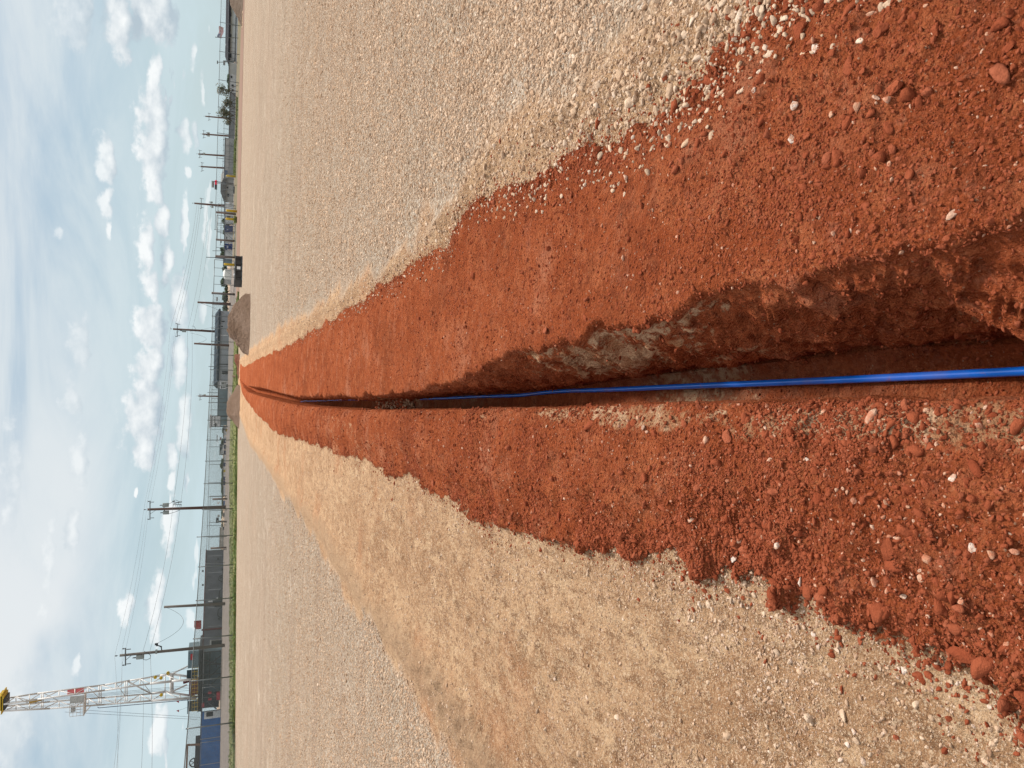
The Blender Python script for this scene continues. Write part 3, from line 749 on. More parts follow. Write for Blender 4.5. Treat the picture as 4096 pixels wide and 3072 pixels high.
# the clods and stones that stand out one by one: photo row/column, size in pixels, label
XY = P[flat][:, :2]; ZF = P[flat]; NF = N[flat]
def on_ground(X, Y):
    d = view_dir(X, Y); z = .03
    for _ in range(12):
        t = (z - CAM_H) / d.z; p = CAM + d * t
        k = np.argmin(np.abs(XY[:, 0] - p.x) + np.abs(XY[:, 1] - p.y)); z = z * .4 + float(ZF[k, 2]) * .6
    return ZF[k], NF[k], (Vector(ZF[k]) - CAM).dot(fwd)
A_ = lambda x, y, ox, oy: (ox + x / 1.4786, oy + y / 1.4786)
MARKS = [('c', 895, 175, 100, 2600, 0, 'large smooth red clod just inside the upper right spoil edge'),
         ('c', 1375, 165, 112, 2600, 0, 'angular broad red clod in the upper right spoil'),
         ('c', 1185, 395, 105, 2600, 0, 'egg-shaped red clod with a smaller clod at its side'),
         ('c', 1440, 520, 125, 2600, 0, 'long pointed red clod lying aslant in the right spoil'),
         ('c', 1680, 180, 75, 2600, 0, 'dark flat red clod near the right border of the spoil'),
         ('c', 2130, 270, 80, 2600, 0, 'rounded red clod at the lower right end of the spoil'),
         ('c', 1260, 415, 55, 2600, 0, 'small round clod touching the egg-shaped clod'),
         ('c', 1320, 1350, 75, 2600, 0, 'blocky red clod close above the trench lip'),
         ('c', 1555, 1230, 60, 2600, 0, 'round red clod beside two smaller ones above the lip'),
         ('c', 1420, 1175, 45, 2600, 0, 'small peaked red clod above the trench lip'),
         ('c', 925, 805, 60, 2600, 0, 'dark round clod next to a pinkish white stone'),
         ('c', 370, 60, 52, 2600, 0, 'lone dark red clod sitting on the tan gravel edge'),
         ('c', 340, 480, 70, 2600, 0, 'dark angular red clod at the corner of the gravel'),
         ('c', 880, 1270, 65, 2600, 0, 'narrow upright red clod in the middle of the right spoil'),
         ('w', 990, 280, 80, 2600, 0, 'largest chalky white stone on the right spoil'),
         ('w', 845, 815, 62, 2600, 0, 'pinkish white stone beside the dark round clod'),
         ('w', 850, 625, 55, 2600, 0, 'white angular chip below a row of clods'),
         ('w', 1210, 720, 32, 2600, 0, 'small clean grey-white pebble alone on red soil'),
         ('w', 1790, 1265, 75, 2600, 0, 'elongated white stone near the right trench lip'),
         ('w', 1325, 575, 45, 2600, 0, 'flat whitish stone next to the long pointed clod'),
         ('w', 620, 535, 35, 2600, 0, 'bright white bony chip on the red soil edge'),
         ('c', 1510, 270, 112, 2600, 1950, 'largest rounded clod on the left spoil'),
         ('c', 1410, 375, 125, 2600, 1950, 'broad broken clod below the largest rounded one'),
         ('c', 1660, 270, 75, 2600, 1950, 'smooth oval clod right of the largest rounded one'),
         ('c', 1015, 640, 92, 2600, 1950, 'dark round clod on the border of spoil and tan dirt'),
         ('c', 1830, 985, 150, 2600, 1950, 'biggest long clay lump toppled onto the tan dirt'),
         ('c', 1250, 920, 42, 2600, 1950, 'small red clod alone on tan dirt below the spoil'),
         ('c', 1465, 1485, 50, 2600, 1950, 'bright red clod far out on the packed tan dirt'),
         ('c', 2125, 1055, 60, 2600, 1950, 'red clod at the foot of the spoil near the corner'),
         ('c', 660, 280, 90, 2600, 1950, 'low wide clod embedded in the left spoil'),
         ('c', 815, 700, 62, 2600, 1950, 'crumbling clod resting on tan dirt at the edge'),
         ('c', 1730, 445, 60, 2600, 1950, 'dark clod above the white stones of the left spoil'),
         ('w', 1915, 370, 72, 2600, 1950, 'largest white stone on the left spoil'),
         ('w', 760, 340, 48, 2600, 1950, 'white stone between two clods of the left spoil'),
         ('w', 1490, 630, 48, 2600, 1950, 'white stone in the lower left spoil'),
         ('w', 885, 560, 58, 2600, 1950, 'long white stone wedged at the spoil border'),
         ('w', 1505, 1090, 60, 2600, 1950, 'squarish white stone pressed into tan dirt with a crack'),
         ('w', 1660, 1190, 38, 2600, 1950, 'pebble of white stone right of the squarish one'),
         ('w', 2165, 1225, 60, 2600, 1950, 'block of cream stone near the bottom corner'),
         ('w', 1220, 1455, 42, 2600, 1950, 'crushed chalky white stone in the tan dirt'),
         ('w', 1175, 1525, 42, 2600, 1950, 'smooth white stone under the crushed chalky one'),
         ('w', 965, 865, 40, 2600, 1950, 'grey-white stone in tan dirt below the spoil border'),
         ('w', 495, 430, 55, 2600, 1950, 'half red half white stone at the spoil border'),
         ('c', 470, 1110, 110, 2600, 1000, 'long flat clod lying along the left trench lip'),
         ('c', 1660, 1160, 60, 2600, 1000, 'rounded clod near the pale patch of the left lip'),
         ('c', 1000, 1470, 78, 2600, 1000, 'cracked clod in the middle of the left spoil'),
         ('w', 1780, 1355, 62, 2600, 1000, 'flat white flake lying on the left spoil'),
         ('w', 925, 1240, 36, 2600, 1000, 'cream stone half buried left of the trench'),
         ('c', 1170, 277, 75, 1600, 300, 'dark red clod alone on the gravel right of the spoil'),
         ('c', 1016, 352, 52, 1600, 300, 'smaller red clod stranded on the gravel'),
         ('c', 592, 392, 30, 1600, 300, 'tiny red clod far up on the pale gravel'),
         ('c', 1525, 287, 42, 1000, 1900, 'round dark clod just off the spoil on tan dirt'),
         ('c', 1640, 280, 42, 1000, 1900, 'second round dark clod against the spoil edge'),
         ('c', 844, 146, 24, 1000, 1900, 'farther of the two lone clods on the tan dirt'),
         ('c', 858, 47, 24, 1000, 1900, 'nearer of the two lone clods on the tan dirt')]
seen = set()
for i, (k, x, y, s, ox, oy, lab) in enumerate(MARKS):
    X, Yp = A_(x, y, ox, oy)
    p, n_, depth = on_ground(X, Yp)
    size = s / 1.4786 * depth / FPX / 2
    me = big_clod[i % 4] if k == 'c' else big_pale[i % 4]
    o = lay('soil_clod' if k == 'c' else 'stone', me, p, n_, size, i * 1.7, (random.gauss(0, .2), random.gauss(0, .2)))
    if 'long' in lab or 'elongated' in lab: o.scale = (size * 1.25, size * .7, size * .7)
    tag(o, lab, 'clod' if k == 'c' else 'stone')

# ------------------------------------------------------------------ blue pipe in the trench
PIPE = [(.075, .2), (.062, .7), (.05, 1.009), (.038, 1.3), (.028, 1.559), (.012, 2.0), (-.003, 2.408), (-.016, 2.75), (-.022, 3.012), (-.034, 3.3), (-.060, 3.66), (-.085, 4.4), (-.118, 5.2),
        (-.143, 5.976), (-.165, 6.6), (-.184, 7.25), (-.225, 8.6), (-.262, 9.8), (-.296, 10.8), (-.335, 11.8), (-.375, 13), (-.411, 14.2), (-.468, 15.26), (-.50, 16.7)]
pp = []
py = np.concatenate([np.linspace(.2, 6, 90), np.linspace(6.1, 16.7, 80)])
pk = sorted((b, a) for a, b in PIPE)
for y_ in py:
    y2 = [np.interp(y_ + k, [q[0] for q in pk], [q[1] for q in pk]) for k in (-.12, 0, .12)]
    xx = sum(y2) / 3
    z = basef(y_) - .40 + .0115 + .006 * math.sin(y_ * 2.1) ** 2 + .004 * math.sin(y_ * 5.3) ** 2 + (.006 if y_ > 9 else 0)
    pp.append((xx, y_, z))
mb = MB(); mb.path(pp, .0098, 20)
m_pipe = bpy.data.materials.new('blue_poly'); m_pipe.use_nodes = True
t = NT(m_pipe.node_tree); b = t.n['Principled BSDF']
geo = t.new('ShaderNodeNewGeometry')
nz = t.noise(geo.outputs['Position'], 28, 6, .75); nz2 = t.noise(t.vmath('MULTIPLY', geo.outputs['Position'], (1, .12, 1)), 160, 3, .6)
c = t.mix(t.math('MULTIPLY', t.smooth(nz, .58, .74), .75), (.004, .13, .62), (.24, .08, .035))
c = t.mix(t.math('MULTIPLY', t.smooth(nz2, .55, .8), .35), c, (.02, .14, .5))
c = t.mix(t.math('MULTIPLY', t.smooth(t.noise(geo.outputs['Position'], 3.1, 3, .6), .50, .62), .25), c, (.20, .10, .08))
t.l.new(c, b.inputs['Base Color']); b.inputs['Roughness'].default_value = .16; b.inputs['Specular IOR Level'].default_value = .6
tag(mb.build('water_pipe', m_pipe, smooth=True), 'bright blue plastic pipe running along the trench floor', 'pipe')
# clods and crumbs of the soil that bridges the trench
ids = pick((G['sec'] == 2) * I2(P[:, 1]), 500)
s = sizes_(500, .005, .010, .45, .028)
scatter('bridge_crumbs', rk['grey'][:2] + rk['clod'][:3], ids, s, 'heap of brown crumbs burying the pipe in the trench', 'crumbs')

# ------------------------------------------------------------------ verge, road, strips beyond the pad
def polyx(pts, n):
    pts = [Vector((a, b, 0)) for a, b in pts]; L = [0]
    for a, b in zip(pts, pts[1:]): L.append(L[-1] + (b - a).length)
    out = []
    for i in range(n):
        s = L[-1] * i / (n - 1)
        x = np.interp(s, L, [p.x for p in pts]); y = np.interp(s, L, [p.y for p in pts]); out.append((float(x), float(y)))
    return out
def strip(name, near_, far_, zo, m_, n=120, k=10):
    a, b = polyx(near_, n), polyx(far_, n); mb = MB(); vs = []
    for (x1, y1), (x2, y2) in zip(a, b):
        for j in range(k + 1):
            t_ = j / k; x = x1 + (x2 - x1) * t_; y = y1 + (y2 - y1) * t_
            vs.append((x, y, basef(y) + zo - (.03 if j in (0,) else 0)))
    fs = [(i * (k + 1) + j, (i + 1) * (k + 1) + j, (i + 1) * (k + 1) + j + 1, i * (k + 1) + j + 1) for i in range(n - 1) for j in range(k)]
    mb.add(vs, fs); return tag(mb.build(name, m_), kind='structure')
def soil_mat(name, c1, c2, c3, sc=(1, 1, 1), f=.6):
    mt = bpy.data.materials.new(name); mt.use_nodes = True; t = NT(mt.node_tree); b = t.n['Principled BSDF']
    geo = t.new('ShaderNodeNewGeometry'); P_ = t.vmath('MULTIPLY', geo.outputs['Position'], sc)
    c = t.mix(t.smooth(t.noise(P_, f, 6, .65), .35, .68), c1, c2)
    c = t.mix(t.math('MULTIPLY', t.smooth(t.noise(P_, f * 9, 5, .7), .5, .75), .8), c, c3)
    t.l.new(c, b.inputs['Base Color']); b.inputs['Roughness'].default_value = .95; b.inputs['Specular IOR Level'].default_value = .1
    return mt
M_VERGE = soil_mat('verge_grass', (.14, .16, .05), (.20, .19, .085), (.25, .17, .10), f=.35)
M_ROAD = soil_mat('road_chipseal', (.165, .14, .125), (.215, .18, .155), (.12, .10, .09), (1, .3, 1), .5)
M_RED = soil_mat('red_dirt', (.20, .125, .09), (.25, .165, .125), (.19, .075, .05), (.25, 1, 1), .5)
M_DUN = soil_mat('dun_dirt', (.18, .14, .10), (.12, .12, .06), (.22, .16, .11), (.3, 1, 1), .4)
EDGE = [(-44, 14), (-30, 25), (-17, 35.7), (-12, 41), (-5, 47), (0, 52), (6, 56)]
EDGE_R = [(6, 56), (9.5, 58), (15, 61), (26.7, 64.3), (70, 67)]
strip('road', [(-75, 20), (-40, 26), (-20, 44), (-10, 60), (0, 66), (12, 74), (30, 84), (90, 92)], [(-150, 150), (-60, 150), (-40, 152), (-10, 156), (10, 160), (30, 165), (60, 170), (160, 175)], .03, M_ROAD, 140, 14)
strip('grass_verge', EDGE, [(-60, 30), (-35, 38), (-22, 50), (-15.5, 73), (-10, 92), (-4, 92), (-.5, 80), (7, 76)], .036, M_VERGE)
strip('red_dirt_strip', EDGE_R, [(7, 70), (10, 72), (16, 80), (30, 84), (80, 88)], .042, M_RED)
strip('dun_verge', [(12, 81), (16, 81), (30, 85), (80, 89)], [(14, 104), (20, 108), (44, 118), (110, 122)], .048, M_DUN)

# grass tufts, taller and darker right at the pad edge
def pt_on(poly, s):
    L = [0]
    for a, b in zip(poly, poly[1:]): L.append(L[-1] + math.hypot(b[0] - a[0], b[1] - a[1]))
    return float(np.interp(s * L[-1], L, [p[0] for p in poly])), float(np.interp(s * L[-1], L, [p[1] for p in poly]))
FARG = [(-60, 30), (-35, 38), (-22, 50), (-15.5, 73), (-10, 92), (-4, 92), (-.5, 80), (7, 76)]
def tufts(name, n, tmax, h0, h1, cols, label, seed, dens=None):
    r_ = random.Random(seed); vs = []; fs = []; cl = []
    for i in range(n):
        s = r_.random(); q = r_.random() ** 2 * tmax
        a = pt_on(EDGE, s); b = pt_on(FARG, s)
        x = a[0] + (b[0] - a[0]) * q + r_.gauss(0, .08); y = a[1] + (b[1] - a[1]) * q + r_.gauss(0, .15)
        hh = math.sin(x * 1.9 + math.sin(y * .7) * 2) * .5 + .5
        if dens and r_.random() > .25 + hh * .75: continue
        h = r_.uniform(h0, h1) * (.55 + .6 * hh); z = basef(y) + .02
        k = r_.choice(cols); k = tuple(c * r_.uniform(.75, 1.25) for c in k)
        for _ in range(5):
            an = r_.random() * 6.28; le = r_.uniform(.3, 1.1) * h; w = .006 + .04 * h
            dx, dy = math.cos(an), math.sin(an); o = len(vs)
            vs += [(x - dy * w, y + dx * w, z), (x + dy * w, y - dx * w, z), (x + dx * le * .55 + dy * w, y + dy * le * .55 - dx * w, z + h * .7), (x + dx * le, y + dy * le, z + h * r_.uniform(.7, 1.1))]
            fs += [(o, o + 1, o + 2), (o, o + 2, o + 3)]; cl += [k] * 4
    me = bpy.data.meshes.new(name); me.from_pydata(vs, [], fs)
    at = me.color_attributes.new('tone', 'FLOAT_COLOR', 'POINT'); at.data.foreach_set('color', np.array([(*c, 1) for c in cl], np.float32).ravel())
    me.materials.append(M_LEAFATT); o = bpy.data.objects.new(name, me); col.objects.link(o)
    return tag(o, label, 'grass', kind='stuff')
M_LEAFATT = bpy.data.materials.new('leaf_tone'); M_LEAFATT.use_nodes = True
t = NT(M_LEAFATT.node_tree); b = t.n['Principled BSDF']; at = t.new('ShaderNodeAttribute', attribute_name='tone')
n_ = t.noise(t.new('ShaderNodeNewGeometry').outputs['Position'], 1.2, 3)
t.l.new(t.mix(t.math('MULTIPLY', n_, .3), at.outputs['Color'], (.05, .07, .02)), b.inputs['Base Color']); b.inputs['Roughness'].default_value = .8
GC = [(.14, .19, .04), (.18, .22, .05), (.21, .21, .075), (.10, .15, .035)]
tufts('weeds', 17000, .08, .04, .12, [(.11, .17, .03), (.07, .12, .025), (.15, .19, .045)], 'tall green weeds along the edge of the gravel pad', 5, True)
tufts('grass', 18000, 1.0, .04, .11, GC, 'rough green grass on the verge under the chain link fence', 6)

# ------------------------------------------------------------------ metals and paints
M_GALV = mat('galvanised_steel', (.17, .18, .185), .45, .6, .2, 2)
M_GALVD = mat('dull_steel', (.13, .14, .145), .6, .4, .2, 2)
M_RUST = mat('rusty_steel_pipe', (.20, .14, .115), .8, .2, .25, 1.5)
M_WOODP = mat('creosoted_pole_wood', (.115, .065, .05), .9, 0, .3, 1.2, streak=True)
M_WOODG = mat('weathered_pole_wood', (.135, .115, .10), .9, 0, .3, 1.2, streak=True)
M_WIRE = mat('wire_black', (.06, .065, .07), .6)
M_INS = mat('insulator_grey', (.10, .11, .12), .35)
M_TRAN = mat('transformer_grey_paint', (.24, .27, .26), .5, 0, .15, 2)
M_YEL = mat('yellow_paint', (.55, .36, .02), .55, 0, .2, 2)
M_MAST = mat('mast_white_paint', (.66, .63, .60), .5, 0, .18, 1.2)
M_REDP = mat('red_paint', (.33, .035, .035), .5, 0, .2, 2)
M_BLUE = mat('blue_container_paint', (.03, .15, .40), .5, 0, .2, 1)
M_GREYB = mat('grey_siding', (.25, .265, .30), .55, 0, .12, .6)
M_SHOP = mat('pale_grey_siding', (.34, .36, .38), .6, 0, .12, .6)
M_ROOF = mat('dark_blue_roof', (.025, .042, .060), .85, 0, .2, .5, spec=.12)
M_TEAL = mat('teal_steel', (.16, .22, .245), .55, 0, .15, .6)
M_DARK = mat('dark_steel', (.035, .04, .045), .6, 0, .3, 2)
M_ROOFD = mat('dark_roof_sheet', (.022, .022, .028), .9, 0, .2, 1, spec=.1)
M_WHITE2 = mat('white_panel', (.72, .73, .73), .6, 0, .1, 1)
M_BEIGE = mat('beige_wall', (.44, .43, .40), .7, 0, .12, .6)
M_GLASS = mat('dark_window', (.03, .035, .04), .15, 0, .1, 2)
M_TRIMR = mat('dark_red_trim', (.10, .018, .022), .5)
M_NAVY = mat('navy_panel', (.02, .04, .14), .5, 0, .15, 2)
M_CONC = mat('concrete_grey', (.38, .38, .365), .85, 0, .15, 1)
M_BRN = mat('brown_frame', (.20, .115, .075), .8, 0, .2, 1)


# ------------------------------------------------------------------ chain link fence and gates
FH = 2.1
def fence(name, pts, label, top_h=FH, r=.030, post_extra=0.0, cats='fence', link=True, mid=False, ext=None, rail=M_GALVD, pitch=.07, post_mat=None):
    o0 = Vector((pts[0].x, pts[0].y, basef(pts[0].y)))
    root = thing(name, o0, label, cats)
    for i, p in enumerate(pts):
        mb = MB(); z = basef(p.y); h = top_h + post_extra * (1 if ext and i in ext else 0)
        mb.tube((p.x, p.y, z - .1), (p.x, p.y, z + h), r, n=7); mb.tube((p.x, p.y, z + h), (p.x, p.y, z + h + .05), r * 1.25, r * .4, 7)
        mb.build('post', post_mat or M_GALV, root, True)
    mb = MB()
    tops = [Vector((p.x, p.y, basef(p.y) + top_h - .04)) for p in pts]
    for a, b in zip(tops, tops[1:]): mb.tube(a, b, .024, n=6)
    mb.build('top_rail', rail, root, True)
    if link:
        mb = MB(); s0 = 0
        for a, b in zip(tops, tops[1:]):
            L = (b - a).length; u = (b - a) / L; H = top_h - .08; k = int(L / pitch)
            nrm = Vector((u.y, -u.x, 0)).normalized() * .03
            for i in range(-int(H / pitch), k):
                for sgn in (1, -1):
                    t0, t1 = i * pitch, i * pitch + H
                    c0, c1 = max(t0, 0), min(t1, L)
                    if c1 <= c0: continue
                    z0 = (c0 - t0) / H; z1 = (c1 - t0) / H
                    if sgn < 0: z0, z1 = 1 - z0, 1 - z1
                    pa = a + u * c0 + nrm * (1 + .1 * sgn); pb = a + u * c1 + nrm * (1 + .1 * sgn)
                    pa.z = a.z - H + z0 * H + (b.z - a.z) * c0 / L; pb.z = a.z - H + z1 * H + (b.z - a.z) * c1 / L
                    mb.tube(pa, pb, .0036 if pitch < .1 else .002, n=3, cap=False)
        o = mb.build('chain_link', M_GALV, root); o['kind'] = 'stuff'
    return root


def fp(L): return [spot(Y, D) for Y, D in L]
left_f = fp([(3330, 29.0), (3095, 33.0), (2889, 37.0), (2705, 40.6), (2540, 44.2), (2391, 47.8), (2259, 51.2), (2141, 54.6), (2034, 58), (1932, 61), (1843, 64), (1760, 66.5), (1681, 69),
             (1611, 71), (1544, 73), (1481, 75), (1422, 76.2), (1369, 77), (1317, 77.6), (1269, 78.2), (1223, 78.6), (1178, 79)])
fence('chain_link_fence', left_f, 'galvanised chain link fence along the grass verge behind the left pad', post_extra=.22, ext=(7,))
for Y, D, h, lab in [(1178, 79.2, 2.15, 'thick grey gate post where the left fence ends'), (1030, 84.5, 1.95, 'thick gate post left of the trench box'),
                     (965, 85, 1.95, 'thick gate post between the two cantilever gates'), (857, 86, 2.0, 'thick rusty gate post nearest the yellow bollards')]:
    p = spot(Y, D); mb = MB(); mb.tube((p.x, p.y, p.z - .1), (p.x, p.y, p.z + h), .11, n=10); mb.lathe((p.x, p.y, p.z + h), [(.13, 0), (.13, .03), (.05, .07)], 10)
    tag(mb.build('gate_post', M_RUST, smooth=True, base_=p), lab, 'gate post', 'pipe gate posts')
def gate(Ya, Yb, D, h, lab, nv=3, low=.12):
    a, b = spot(Ya, D), spot(Yb, D + .8); root = thing('sliding_gate', a, lab, 'gate')
    z = Vector((0, 0, 1)); mb = MB()
    for q0, q1 in ((a + z * low, b + z * low), (a + z * h, b + z * h), (a + z * low, a + z * h), (b + z * low, b + z * h)): mb.tube(q0, q1, .03, n=6)
    mb.build('gate_frame', M_GALV, root, True)
    for i in range(1, nv + 1):
        q = a.lerp(b, i / (nv + 1)); mb = MB(); mb.tube(q + z * low, q + z * h, .024, n=6); mb.build('upright', M_GALV, root, True)
    for i in range(nv):
        q0, q1 = a.lerp(b, i / (nv + 1)), a.lerp(b, (i + 1) / (nv + 1)); mb = MB(); mb.tube(q0 + z * low, q1 + z * h * .6, .012, n=5); mb.build('brace', M_GALV, root)
gate(1175, 1045, 81, 2.05, 'tall open frame sliding gate beside the trench box', 3)
gate(1028, 868, 83.5, 1.95, 'long sliding gate between the trench box and the bollards', 4)
gate(963, 823, 88, 1.9, 'rear sliding gate behind the yellow bollards', 4)
FR_ = .0022
right_f = fp([(835, 86), (742, 86.5), (642, 87), (543, 87.5), (440, 88), (332, 88.5), (219, 89), (104, 89.5), (-20, 90), (-150, 91), (-290, 92)])
fence('chain_link_fence', [spot(926, 85.5)] + right_f, 'long thin chain link fence above the red dirt strip on the right', top_h=2.15, pitch=.14)
far_r = fp([(985, 98)] + [(960 - 22 * i, 99 + i * 1.2) for i in range(1, 22)])
fence('chain_link_fence', far_r, 'second farther fence in front of the grey containers', top_h=1.65, pitch=.2, r=.026)
far_l = fp([(3200, 104), (2960, 106), (2742, 108), (2580, 110), (2410, 112), (2250, 114), (2100, 116), (1985, 118), (1929, 119), (1857, 121), (1787, 123), (1717, 125), (1640, 128), (1595, 130), (1560, 132), (1528, 134)])
fence('chain_link_fence', far_l, 'far fence with pale top rail in front of the drilling yard buildings', top_h=2.55, pitch=.2, r=.035)
fence('chain_link_fence', fp([(2198, 100), (2146, 101), (2087, 102), (2040, 103), (1983, 104)]), 'tall gate frames beside the big grey shed', top_h=2.15, pitch=.2, r=.04, cats='fence')
for Y, D, X0 in [(2190, 100, 842), (1995, 103, 850)]:
    p = spot(Y, D); mb = MB(); mb.tube((p.x, p.y, p.z), (p.x, p.y, hgt(X0, Y, D)), .12, n=10)
    tag(mb.build('gate_post', M_RUST, smooth=True, base_=p), 'thick brown post at the grey shed corner' if Y > 2100 else 'thick brown post left of the centre utility pole', 'gate post')

# bollards
for Y, D, Xt, Xb, lab in [(846, 78, 904, 955, 'right yellow bollard beside the gate opening'), (879, 79, 902, 951, 'left yellow bollard of the pair at the gate'),
                          (1060, 80, 895, 936, 'yellow bollard behind the trench box'), (707, 96, 905, 945, 'yellow bollard before the grey house corner')]:
    p = spot(Y, D); top = hgt(Xt, Y, D)
    mb = MB(); mb.lathe(p, [(.115, -.1), (.115, top - p.z - .06), (.08, top - p.z - .02), (.0, top - p.z)], 12)
    tag(mb.build('bollard', M_YEL, smooth=True, base_=p), lab, 'bollard', 'yellow steel bollards')


# ------------------------------------------------------------------ buildings seen face on
class Face:
    def __init__(s, name, Y1, D1, Y2, D2, label, cat, group=None):
        if D1 == D2:      # square to the line of sight
            a_, b_ = spot(Y1, D1), spot(Y2, D1); D2 = D1 - (b_.x - a_.x) * (a_.x + b_.x) / 2 / D1
        s.a, s.b = spot(Y1, D1), spot(Y2, D2)
        s.L = (s.b - s.a).to_2d().length; s.u = Vector((s.b.x - s.a.x, s.b.y - s.a.y, 0)).normalized()
        s.n = Vector((s.u.y, -s.u.x, 0))
        if s.n.y > 0: s.n = -s.n
        s.z0 = min(s.a.z, s.b.z); s.root = thing(name, s.a, label, cat, group)
    def uz(s, X, Y):
        d = view_dir(X, Y); t = (s.a - CAM).dot(s.n) / d.dot(s.n); p = CAM + d * t
        return (p - s.a).dot(s.u), p.z
    def part(s, name, X0, X1, Y0, Y1, m_, out=.05, back=0.0, parent=None, low=None):
        """front rectangle between photo rows/columns, from 'back' behind the face to 'out' in front of it"""
        Xm, Ym = (X0 + X1) / 2, (Y0 + Y1) / 2
        u0, u1 = s.uz(Xm, max(Y0, Y1))[0], s.uz(Xm, min(Y0, Y1))[0]; z0 = s.uz(max(X0, X1), Ym)[1]; z1 = s.uz(min(X0, X1), Ym)[1]
        if low is not None: z0 = low
        mb = MB(); o = s.a + s.u * u0 - s.n * back; o.z = z0
        mb.frame(o, s.u, s.n, u1 - u0, z1 - z0, out + back)
        return mb.build(name, m_, parent or s.root)
    def body(s, name, Xt, m_, deep, Yt=None, low=None):
        z1 = hgt(Xt, Yt or 0, s.a.y) if Yt else None
        mb = MB(); o = s.a - s.n * deep; o.z = s.z0 - .1
        mb.frame(o, s.u, s.n, s.L, z1 - s.z0 + .1, deep); s.zt = z1
        return mb.build(name, m_, s.root)
    def ribs(s, m_, step, z0, z1, w=.05, out=.04, name='siding_rib'):
        k = int(s.L / step)
        for i in range(1, k):
            mb = MB(); o = s.a + s.u * (i * step); o.z = z0; mb.frame(o, s.u, s.n, w, z1 - z0, out); mb.build(name, m_, s.root)
    def slab(s, name, z0, z1, m_, over=.2, deep=1, front=.2):
        mb = MB(); o = s.a - s.u * over - s.n * deep; o.z = z0
        mb.frame(o, s.u, s.n, s.L + 2 * over, z1 - z0, deep + front); return mb.build(name, m_, s.root)


# big grey shed on the left
F = Face('metal_shed', 2720, 136, 2197, 150, 'long dark grey metal shed with dark red roof trim', 'shed')
F.body('wall', 821, M_GREYB, 14, 2197)
zt = hgt(822, 2197, 150)
F.body('wall_top', 821, M_GREYB, 14, 2197)
F.root.children[-1].name = 'wall'
F.slab('roof_trim', F.zt, F.zt + .16, M_TRIMR, .1, 14.1, .08)
for Y in (2223, 2290, 2358, 2429, 2505): F.part('seam_strip', 832, 888, Y - 1.2, Y + 1.2, M_SHOP, .05)
F.part('downpipe', 806, 889, 2514, 2520, M_TRIMR, .18)
F.part('doorway', 852, 888, 2404, 2424, M_DARK, .04)  # flat dark sheet, shade of the open doorway put into its colour
F.part('door_light', 833, 850, 2404.5, 2408, M_WHITE2, .25)
F.part('awning', 866, 871, 2392, 2398, M_WHITE2, .3)
for X0, X1, Y0, Y1 in ((862, 892, 2398, 2400), (858, 891, 2425, 2428)): F.part('cable', X0, X1, Y0, Y1, M_DARK, .12)
for Y in (2282, 2338, 2540): F.part('roof_vent', 808, 815, Y - 2, Y + 2, M_GALV, .0, .5)
for Y, X in ((2236, 872), (2279, 889), (2311, 884), (2476, 876)): F.part('wall_lamp', X - 2, X + 2, Y - 3, Y + 3, M_DARK, .2)
m_ = M_REDP
F.part('red_pump_casing', 783, 805, 2489, 2508, m_, .0, 1.2)
F.part('red_pump_pipe', 777, 780, 2484, 2507, m_, .0, .5); F.part('red_pump_pipe', 777, 805, 2482, 2486, m_, .0, .5)
for i in range(3): F.part('red_pump_rung', 780 + i * 8, 782 + i * 8, 2485, 2490, m_, .0, .4)
p = F.a.copy()
# conduit lying in front
F.part('white_conduit', 893, 895, 2244, 2266, M_WHITE2, .5)
# hoses against the shed wall
for k, (Ya, Yb, Xm) in enumerate([(2302, 2330, 874), (2355, 2400, 876), (2430, 2475, 870), (2620, 2650, 868)]):
    a, b = F.uz(893, max(Ya, Yb)), F.uz(893, min(Ya, Yb)); zm = F.uz(Xm, (Ya + Yb) / 2)[1]
    pts = []
    for i in range(13):
        t_ = i / 12; q = F.a + F.u * (a[0] + (b[0] - a[0]) * t_) + F.n * .35; q.z = F.z0 + .05 + (zm - F.z0) * 4 * t_ * (1 - t_) * (1 + .15 * math.sin(9 * t_)); pts.append(q)
    mb = MB(); mb.path(pts, .05, 6); mb.build('hose', M_DARK, F.root, True)

# pale module next to the rig
F = Face('door_module', 2592, 128, 2556, 128, 'pale cabin wall with a dark louvred window behind the leaning pole', 'cabin')
F.body('wall', 838, M_CONC, 3, 2575); F.part('louvre', 846, 886, 2562, 2580, M_DARK, .05); F.part('louvre_frame', 840, 845, 2560, 2584, M_WHITE2, .08)
for Y in (2558, 2566, 2574): F.part('roof_rail', 788, 799, Y - .6, Y + .6, M_WHITE2, 0, .06)
F.part('roof_rail', 788, 789.5, 2556, 2576, M_WHITE2, 0, .06)

# blue container wall
F = Face('blue_container', 3330, 110, 2836, 122, 'blue corrugated container row at the far left', 'container')
F.body('wall', 799, M_BLUE, 5, 2870)
F.ribs(M_BLUE, .45, F.z0, F.zt - .1, .2, .05, 'corrugation')
F.slab('roof_edge', F.zt, F.zt + .08, M_DARK, .05, 5, .05)
for Y in (2953, 3056): F.part('joint_strip', 800, 880, Y - 1, Y + 1, M_SHOP, .09)
fr = F.part('door_panel', 817, 882, 2845, 2874, M_WHITE2, .10)
F.part('window_pane', 825, 852, 2849, 2867, M_DARK, .14, parent=None)
F.part('door_edge', 817, 882, 2842, 2845, M_GALV, .13)
for (X0, X1, Y0, Y1) in ((781, 799, 2932, 3022), (777, 798, 3020, 3080)):
    F2 = F.part('roof_tank', X0, X1, Y0, Y1, M_DARK, -1, 3.5)
